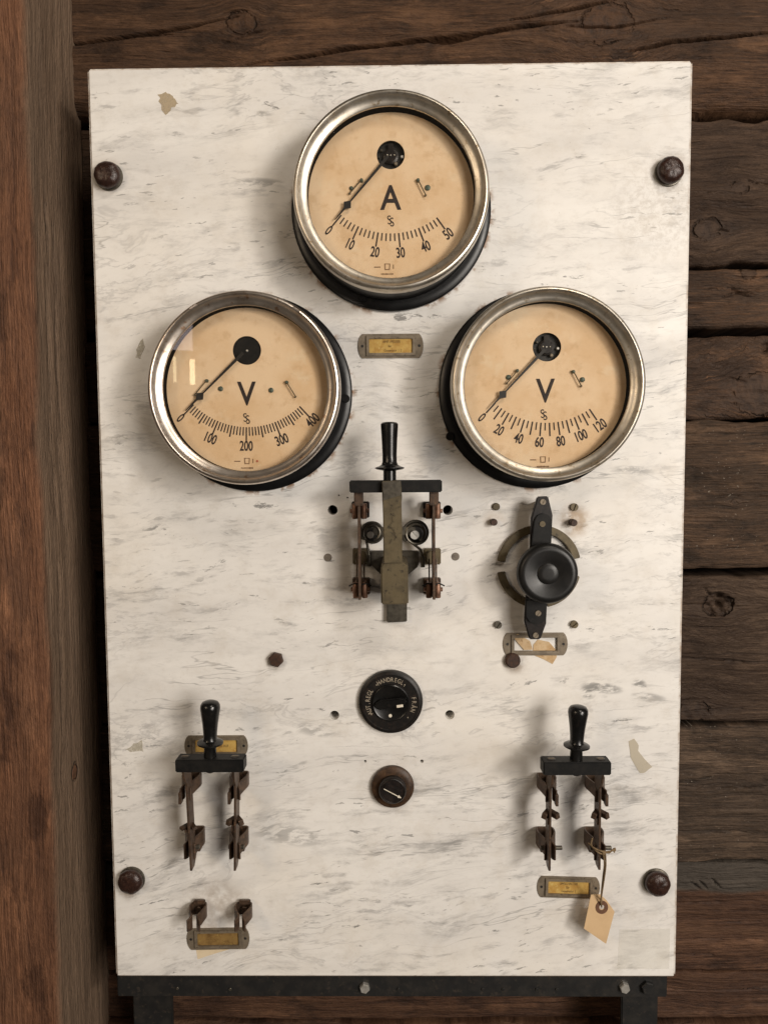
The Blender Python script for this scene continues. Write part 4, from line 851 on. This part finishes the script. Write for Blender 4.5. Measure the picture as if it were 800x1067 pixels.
# ------------------------------------------------------------------ paper tag on a string
def make_tag():
    h = 0.016
    pts = [(615.6, 932.7), (625.5, 933), (632, 939), (640.2, 950.5), (630, 981), (607, 965)]
    q = [at(a, b, h) for a, b in pts]; hc = at(626.7, 945.3, h); k = 1 / 1030.0
    g = thing('paper_tag', 'blank manila paper tag hanging by string from the right knife switch', 'tag', (hc.x, 0, hc.z)); g.location = (hc.x, -h, hc.z)
    # card with a punched hole: fan of quads from outline to hole
    out = []
    for a, b in zip(q, q[1:] + q[:1]):
        for t in range(4): out.append(a.lerp(b, t / 4))
    out = [(p.x, p.z) for p in out]
    ang = [math.atan2(z - hc.z, x - hc.x) for x, z in out]
    inn = [(hc.x + 2.6 * k * math.cos(a), hc.z + 2.6 * k * math.sin(a)) for a in ang]
    m = MB().frame(out, inn, -h, -h - 0.0005)
    for v in m.v: v.y += (v.z - hc.z) * 0.12 + (v.x - hc.x) * 0.10
    m.build('card', 'manila', g)
    rg = MB().frame([(hc.x + 6.8 * k * math.cos(t), hc.z + 6.8 * k * math.sin(t)) for t in np.linspace(0, 2 * PI, 33)[:-1]], [(hc.x + 3.0 * k * math.cos(t), hc.z + 3.0 * k * math.sin(t)) for t in np.linspace(0, 2 * PI, 33)[:-1]], -h - 0.00055, -h - 0.0011)
    for v in rg.v: v.y += (v.z - hc.z) * 0.12 + (v.x - hc.x) * 0.10
    rg.build('reinforcing_ring', 'tag_ring', g)
    def sag(pp, r, name):
        pts = [at(a, b, hh) for a, b, hh in pp]; out = []
        for i in range(len(pts) - 1):
            p0, p1, p2, p3 = pts[max(i - 1, 0)], pts[i], pts[i + 1], pts[min(i + 2, len(pts) - 1)]
            for t in np.linspace(0, 1, 8, endpoint=False): out.append(0.5 * ((2 * p1) + (p2 - p0) * t + (2 * p0 - 5 * p1 + 4 * p2 - p3) * t * t + (3 * p1 - p0 - 3 * p2 + p3) * t ** 3))
        out.append(pts[-1]); MB().tube(out, r, 7).build(name, 'string', g)
    sag([(628, 888, 0.044), (629.5, 900, 0.040), (628, 915, 0.032), (626.5, 930, 0.024), (626, 941, 0.019), (626.8, 945.5, 0.0165)], 0.00075, 'string')
    sag([(630.5, 888, 0.044), (631, 902, 0.040), (629, 918, 0.032), (627, 931, 0.023), (626.5, 937, 0.018), (627.5, 943, 0.014)], 0.00075, 'string')
    sag([(617, 874, 0.034), (616, 881, 0.042), (621, 887, 0.046), (627, 890, 0.046), (632, 888, 0.046), (637, 887, 0.046), (641, 884, 0.045)], 0.0008, 'string_loop')
    sag([(613, 879, 0.040), (619, 884, 0.047), (626, 887, 0.047), (634, 889, 0.046), (638, 886, 0.046), (640, 888.5, 0.046)], 0.0008, 'string_loop')
    p = at(629, 889, 0.046); MB().lathe(p + Vector((0, 0.002, 0)), OUT, [(0, 0), (0.0019, 0.0006), (0.0024, 0.0018), (0.0017, 0.0032), (0, 0.0038)], 10).build('knot', 'string', g)
    p = at(640, 886, 0.045); MB().lathe(p + Vector((0, 0.002, 0)), OUT, [(0, 0), (0.0015, 0.0006), (0.0018, 0.0016), (0.0013, 0.0028), (0, 0.0032)], 10).build('knot', 'string', g)
make_tag()

# ------------------------------------------------------------------ central two-pole changeover switch
def central():
    p = at(411, 580); g = thing('changeover_switch', 'central changeover switch with upright black handle and dark brass lock bar', 'switch', (p.x, 0, p.z))
    H0, H1 = 0.044, 0.056
    a = at(364, 513.5, H1); b = at(460.5, 500, H1)
    MB().box(((a.x + b.x) / 2, -(H0 + H1) / 2, (a.z + b.z) / 2), (b.x - a.x, H1 - H0, b.z - a.z)).build('crossbar', 'matt_black', g, 0.0010)
    hm = 0.050; t0 = at(406, 500, hm); t1 = at(406.5, 438.5, hm)
    # grip
    L = t1.z - t0.z; o = Vector((t0.x, -hm, t0.z - 0.001))
    R = 0.0083
    MB().lathe(o, (0, 0, 1), [(0, 0), (0.0062, 0), (0.0062, L * 0.17), (0.0070, L * 0.18), (0.0125, L * 0.195), (0.0142, L * 0.215), (0.0140, L * 0.23), (0.0105, L * 0.25), (0.0080, L * 0.275), (0.0070, L * 0.32), (0.0069, L * 0.45), (0.0075, L * 0.70), (R, L * 0.93), (R, L * 0.965), (R * 0.85, L * 0.99), (R * 0.5, L * 1.0), (0, L * 1.003)], 40).build('handle', 'bakelite', g)
    # lock bar: foot on the panel, block, long tongue over the cross bar
    def slab(pts, h0, h1, name, mat, bv=0.0008): return MB().prism([xz(x, y, h1) for x, y in pts], -h0, -h1).build(name, mat, g, bv)
    slab([(403, 649), (424, 648), (424, 616), (403, 616)], 0.0002, 0.0070, 'foot_plate', 'steel')
    slab([(397, 630), (425.5, 630), (425, 588), (419, 585.5), (400, 586), (396.5, 590)], 0.0072, 0.060, 'lock_block', 'brass_dark', 0.0012)
    bar = slab([(399.5, 587), (419, 587), (419, 560), (418.3, 524), (418.8, 518), (417.6, 500.5), (397.6, 501.5), (399, 540)], 0.0562, 0.062, 'lock_bar', 'brass_dark', 0.0008)
    slab([(398.2, 502), (417.4, 501), (417.8, 516), (399.2, 521.5)], 0.0620, 0.0626, 'worn_cap', 'steel', 0.0002)
    # stamped characters, raised and worn
    m = MB()
    rr = random.Random(5)
    for q_ in range(13):                                # worn past reading: only bits of strokes are left
        q = at(406 + rr.random() * 6, 527 + q_ * 3.1, 0.062); m.box((q.x, -0.0622, q.z), (0.0010, 0.0007, 0.0026 + rr.random() * 0.0022), Matrix.Rotation(rr.uniform(-1.2, 1.2), 3, 'Y'))
    m.build('stamping', 'brass_dark', g)
    for sx, cx in ((-1, 374.3), (1, 451.8)):
        X = at(cx, 560, 0.040).x
        zt, zb = a.z, at(cx, 625, 0.044).z
        MB().box((X, -0.034, (zt + zb) / 2), (0.0026, 0.020, zt - zb)).build('blade', 'bronze', g, 0.0003, 1)
        MB().box((X, -0.045, zt - 0.006), (0.0090, 0.006, 0.014)).build('blade_root', 'bronze', g, 0.0008)
        for cy, hh in ((533, 0.0150), (616, 0.0155)):
            zc = at(cx, cy, 0.036).z
            for s_ in (-1, 1):
                MB().lathe((X + s_ * 0.0044, -0.030, zc), (0, 0, 1), [(0, -hh / 2), (0.0026, -hh / 2), (0.0030, -hh / 2 + 0.0008), (0.0030, hh / 2 - 0.0008), (0.0026, hh / 2), (0, hh / 2)], 16).build('jaw', 'copper', g)
                MB().box((X + s_ * 0.0050, -0.0145, zc), (0.0016, 0.028, hh * 0.9)).build('jaw_leaf', 'copper', g, 0.0003, 1)
            MB().cyl((X - 0.0095, -0.026, zc), (1, 0, 0), 0.0022, 0.0, 0.019, 12).build('jaw_bolt', 'copper', g)
            MB().box((X, -0.004, zc), (0.018, 0.0075, hh * 1.1)).build('jaw_base', 'dark_bakelite' if cy < 600 else 'bronze', g, 0.0008)
        zc = at(cx, 580, 0.008).z; MB().box((X + 0.0003, -0.0045, zc), (0.0175, 0.0085, 0.0165)).build('hinge_plate', 'brass_dark', g, 0.0010)
        MB().cyl((X, 0, zc), OUT, 0.0072, 0.008, 0.016, 24).build('hinge_boss', 'brass_dark', g)
        for s_ in (-1, 1):
            z1 = at(cx, 588, 0.018).z; z2 = at(cx, 612, 0.018).z
            MB().tube([(X + s_ * 0.0036, -0.020, z1 + 0.006), (X + s_ * 0.0036, -0.022, (z1 + z2) / 2), (X + s_ * 0.0036, -0.024, z2 - 0.004)], 0.0008, 8).build('rod', 'bronze', g)
        zz = at(cx, 609, 0.030).z
        MB().tube([(X - 0.011, -0.030, zz - 0.0015), (X - 0.006, -0.033, zz + 0.0015), (X, -0.0335, zz), (X + 0.006, -0.033, zz + 0.0015), (X + 0.011, -0.030, zz - 0.0015)], 0.0007, 8).build('spring_wire', 'matt_black', g)
    # scroll springs with their screws
    for sx, cx, cy, rr, tail in ((-1, 388, 555.5, 0.0118, [(381.5, 562), (383, 570), (384, 578), (384.5, 590)]), (1, 433.5, 555.5, 0.0135, [(425, 562), (431, 567), (438.5, 573), (440.5, 580), (440.5, 591)])):
        c = at(cx, cy, 0.020); pts = []
        for t in np.linspace(0, 1, 46):
            an = math.radians((205 if sx < 0 else 215) - t * 640 * (1 if sx < 0 else -1) * (1 if sx < 0 else -1)); r = rr * (1.0 - 0.42 * t); pts.append((c.x + r * math.cos(an), -0.020 - 0.003 * t, c.z + r * math.sin(an)))
        tl = [at(x_, y_, 0.020) for x_, y_ in tail]
        MB().tube([tuple(v) for v in tl[::-1]] + pts, 0.0014, 8).build('scroll_spring', 'steel', g)
        e = tl[-1]; MB().tube([tl[-2], e], 0.0022, 10).build('spring_tail', 'steel', g)
        MB().lathe((c.x, 0, c.z), OUT, [(0, 0.0005), (rr * 0.9, 0.0005), (rr * 0.9, 0.009), (rr * 0.5, 0.010), (rr * 0.45, 0.022), (0, 0.022)], 28, False).build('spring_post', 'mechanism', g)
        s_ = at(cx - (2.2 if sx < 0 else 1.5), cy + 2.0, 0.026); r = 0.0034 if sx < 0 else 0.0044
        m = MB(); m.lathe((s_.x, 0, s_.z), OUT, [(0, 0.022), (r, 0.022), (r, 0.0252), (0, 0.0252)], 20, False)
        for sg in (0, PI):
            m.prism([(s_.x + r * math.cos((0.1 if sx < 0 else -0.8) + sg + q), s_.z + r * math.sin((0.1 if sx < 0 else -0.8) + sg + q)) for q in np.linspace(0.22, PI - 0.22, 8)], -0.0252, -0.0264)
        m.build('spring_screw', 'bright_steel', g)
        q = at(409, cy - 2, 0.022); MB().box(((c.x + q.x) / 2, -0.021, q.z), (abs(c.x - q.x), 0.003, 0.0085)).build('spring_arm', 'steel', g, 0.0006)
    q = at(411, 586, 0.008); MB().prism([xz(386, 574, 0.006), xz(436, 574, 0.006), xz(436, 590, 0.006), xz(424, 600, 0.006), xz(398, 600, 0.006), xz(386, 588, 0.006)], -0.0003, -0.0068).build('dark_plate', 'steel', g, 0.0010)  # plate placed where the area behind the lock bar is dark
central()

# ------------------------------------------------------------------ rotary switch with cross arm
def rotary():
    c = at(561.5, 590.5, 0.004); g = thing('rotary_switch', 'rotary switch with round black knob and upright dark arm', 'switch', (c.x, 0, c.z))
    k = 1 / 1012.0; ro, ri = 43.5 * k, 35.5 * k
    for a0, a1 in ((100, 172), (12, 78), (-78, -14), (188, 262)):       # degrees from straight right, counter clockwise
        aa = np.radians(np.linspace(a0, a1, 20)); o_ = [(c.x + ro * math.cos(t), c.z + ro * math.sin(t)) for t in aa]; i_ = [(c.x + ri * math.cos(t), c.z + ri * math.sin(t)) for t in aa[::-1]]
        MB().prism(o_ + i_, -0.0003, -0.0050).build('contact_arc', 'brass_dark', g, 0.0006)
    MB().lathe((c.x, 0, c.z), OUT, [(0, 0.0005), (0.013, 0.0005), (0.013, 0.004), (0.008, 0.006), (0.0075, 0.032), (0, 0.032)], 28).build('spindle', 'dark_bakelite', g)
    h0, h1 = 0.020, 0.026
    P = lambda x, y, h=h1: xz(x, y, h)
    A = Vector((*P(565, 517),)); B = Vector((*P(557, 667),))
    arm = [P(560, 517.5), P(571, 517), P(575.8, 537), P(575.3, 545), (P(573.5, 590)), P(570, 628), P(569, 650), P(563, 666.5), P(551.5, 666.5), P(546.5, 648), P(547.5, 628), P(552, 590), P(553.5, 540)]
    ab = MB().prism(arm, -h0, -h1).build('arm', 'dark_bakelite', g, 0.0010)
    MB().prism([P(556, 543), P(559, 537), P(565, 534.5), P(571, 536.5), P(574.8, 542), P(573.5, 572), P(552.5, 572)], -h1, -h1 - 0.0022).build('arm_cap', 'matt_black', g, 0.0006)
    MB().prism([P(547.8, 625), P(569.5, 625), P(568.8, 643), P(565, 648.5), P(558, 650.5), P(551, 648), P(547.3, 642)], -h1, -h1 - 0.0022).build('arm_cap', 'matt_black', g, 0.0006)
    for (x, y, s_, mt, hh) in ((565.5, 523, 1.1, 'brass_frame', h1), (565, 546, 0.4, 'brass_dark', h1 + 0.0022), (560.5, 639, 0.9, 'brass_frame', h1 + 0.0022), (558, 662, 0.8, 'brass_frame', h1)):
        q = at(x, y, hh); m = MB(); r = 0.0029; m.lathe((q.x, 0, q.z), OUT, [(0, hh - 0.001), (r, hh - 0.001), (r, hh + 0.0004), (0, hh + 0.0004)], 18, False)
        for sg in (0, PI): m.prism([(q.x + r * math.cos(s_ + sg + t), q.z + r * math.sin(s_ + sg + t)) for t in np.linspace(0.25, PI - 0.25, 8)], -hh - 0.0004, -hh - 0.0011)
        m.build('arm_screw', mt, g)
    for x, y in ((565, 528), (558, 656)):                               # brushes under the arm ends
        q = at(x, y, 0.012); MB().box((q.x, -0.010, q.z), (0.010, 0.019, 0.010)).build('brush', 'brass_dark', g, 0.0006)
    q = at(570.8, 598, 0.045); o = Vector((q.x, 0, q.z)); R = 0.0298
    MB().lathe(o, OUT, [(0, 0.030), (0.012, 0.030), (0.020, 0.0315), (R - 0.0015, 0.0350), (R, 0.0385), (R, 0.0425), (R - 0.0012, 0.0460), (R - 0.0040, 0.0480), (R - 0.0075, 0.0479), (0.0165, 0.0462), (0.0125, 0.0456), (0.0108, 0.0448), (0, 0.0448)], 72).build('knob', 'knob_black', g)
    MB().lathe(o, OUT, [(0, 0.0446), (0.0102, 0.0446), (0.0102, 0.0456), (0.0096, 0.0461), (0.0050, 0.0463), (0, 0.0463)], 40).build('knob_cap', 'knob_black', g)
MAT['knob_black'] = worn('satin_black_knob', (0.007, 0.0068, 0.0065), (0.013, 0.012, 0.011), 0.38, scale=70, bump=0.06, rvar=0.16, spec=0.4)
rotary()

# ------------------------------------------------------------------ selector dial with lettering
def selector():
    c = at(407, 733.5, 0.010); o = Vector((c.x, 0, c.z)); k = 1 / 1010.0
    g = thing('selector_dial', 'black selector dial lettered HANDREGL, AUT.REGL and FRÅN', 'dial', (c.x, 0, c.z))
    MB().lathe(o, OUT, [(0, 0.0003), (33.6 * k, 0.0003), (34 * k, 0.002), (33.2 * k, 0.0052), (31 * k, 0.0066), (29.6 * k, 0.0068), (29.0 * k, 0.0062), (20.5 * k, 0.0062), (0, 0.0062)], 80).build('base_disc', 'selector_black', g)
    def around(txt, mid, step, r):
        m = MB(); n = len(txt)
        for i, ch in enumerate(txt):
            if ch == ' ': continue
            a = math.radians(mid - (i - (n - 1) / 2) * step); rr = r * k - (0.0021 if ch == '.' else 0) + (0.0006 if ch == 'Å' else 0)
            put_text(m, ch, c.x + rr * math.cos(a), c.z + rr * math.sin(a), -0.0064, 0.0046, 0.76, a - PI / 2, 0.006, ref='.' if False else 'E')
        m.build('lettering', 'letter_fill', g)
    around('HANDREGL.', 86, 8.7, 24.6); around('AUT.REGL', 178, 8.4, 24.4); around('FRÅN', -5, 10.4, 24.6)
    for a in (128, 52, 212, 318):
        a = math.radians(a); MB().cyl((c.x + 24 * k * math.cos(a), 0, c.z + 24 * k * math.sin(a)), OUT, 0.0007, 0.0058, 0.0066, 8).build('mark_dot', 'letter_fill', g)
    MB().lathe(o, OUT, [(0, 0.006), (19.5 * k, 0.006), (19.5 * k, 0.0080), (18.6 * k, 0.0086), (17.5 * k, 0.0080), (0, 0.0074)], 56).build('turning_disc', 'bakelite', g)
    rot = Matrix.Rotation(-math.radians(8), 3, 'Y')
    grip = MB().prism([(-17 * k, -0.0020), (-12 * k, -0.0048), (12 * k, -0.0036), (17 * k, -0.0012), (17 * k, 0.0030), (10 * k, 0.0052), (-10 * k, 0.0056), (-17 * k, 0.0022)], -0.0070, -0.0122)
    for v in grip.v: v.xyz = rot @ v + Vector((c.x, 0, c.z))
    grip.build('grip', 'bakelite', g, 0.0014, 3)
    q = at(416.5, 736, 0.0125); MB().box((q.x, -0.0124, q.z), (0.0068, 0.0008, 0.0028), rot).build('white_mark', 'white_paint', g, 0.0003, 1)
    q = at(406.5, 747, 0.011); MB().lathe((q.x, 0, q.z), OUT, [(0, 0.0072), (0.0019, 0.0072), (0.0017, 0.0086), (0, 0.0090)], 14).build('face_screw', 'white_paint', g)
MAT['selector_black'] = worn('selector_black', (0.009, 0.008, 0.0075), (0.016, 0.013, 0.011), 0.40, scale=120, bump=0.1, c3=(0.032, 0.020, 0.015), spec=0.3)
selector()
def small_knob():
    c = at(409, 820.5, 0.004); o = Vector((c.x, 0, c.z)); k = 1 / 1005.0
    g = thing('arrow_knob', 'small brown and black knob with white arrow below the selector dial', 'knob', (c.x, 0, c.z))
    MB().lathe(o, OUT, [(0, 0.0003), (22.4 * k, 0.0003), (22.8 * k, 0.002), (22 * k, 0.005), (19.5 * k, 0.0066), (16 * k, 0.0070), (0, 0.0070)], 64).build('base_disc', 'brown_bakelite', g)
    MB().lathe(o, OUT, [(0, 0.0068), (14.4 * k, 0.0068), (14.4 * k, 0.0120), (13.2 * k, 0.0140), (12.4 * k, 0.0144), (11.6 * k, 0.0136), (0, 0.0130)], 48).build('knob', 'dark_bakelite', g)
    MB().box((c.x, -0.0138, c.z + 0.0012), (0.0205, 0.0030, 0.0085), Matrix.Rotation(math.radians(24), 3, 'Y')).build('grip', 'dark_bakelite', g, 0.0012, 2)
    h = 0.0157; a, b = at(399.8, 822.3, h), at(418.3, 832.0, h); d = (b - a).normalized(); n = Vector((-d.z, 0, d.x)); m = MB()
    q = b - d * 0.004
    m.raw([a + n * 0.0004, a - n * 0.0004, q - n * 0.0005, q + n * 0.0005], [(0, 1, 2, 3)]); m.raw([q + n * 0.0017, q - n * 0.0017, b], [(0, 1, 2)]); m.build('arrow', 'white_paint', g)
small_knob()
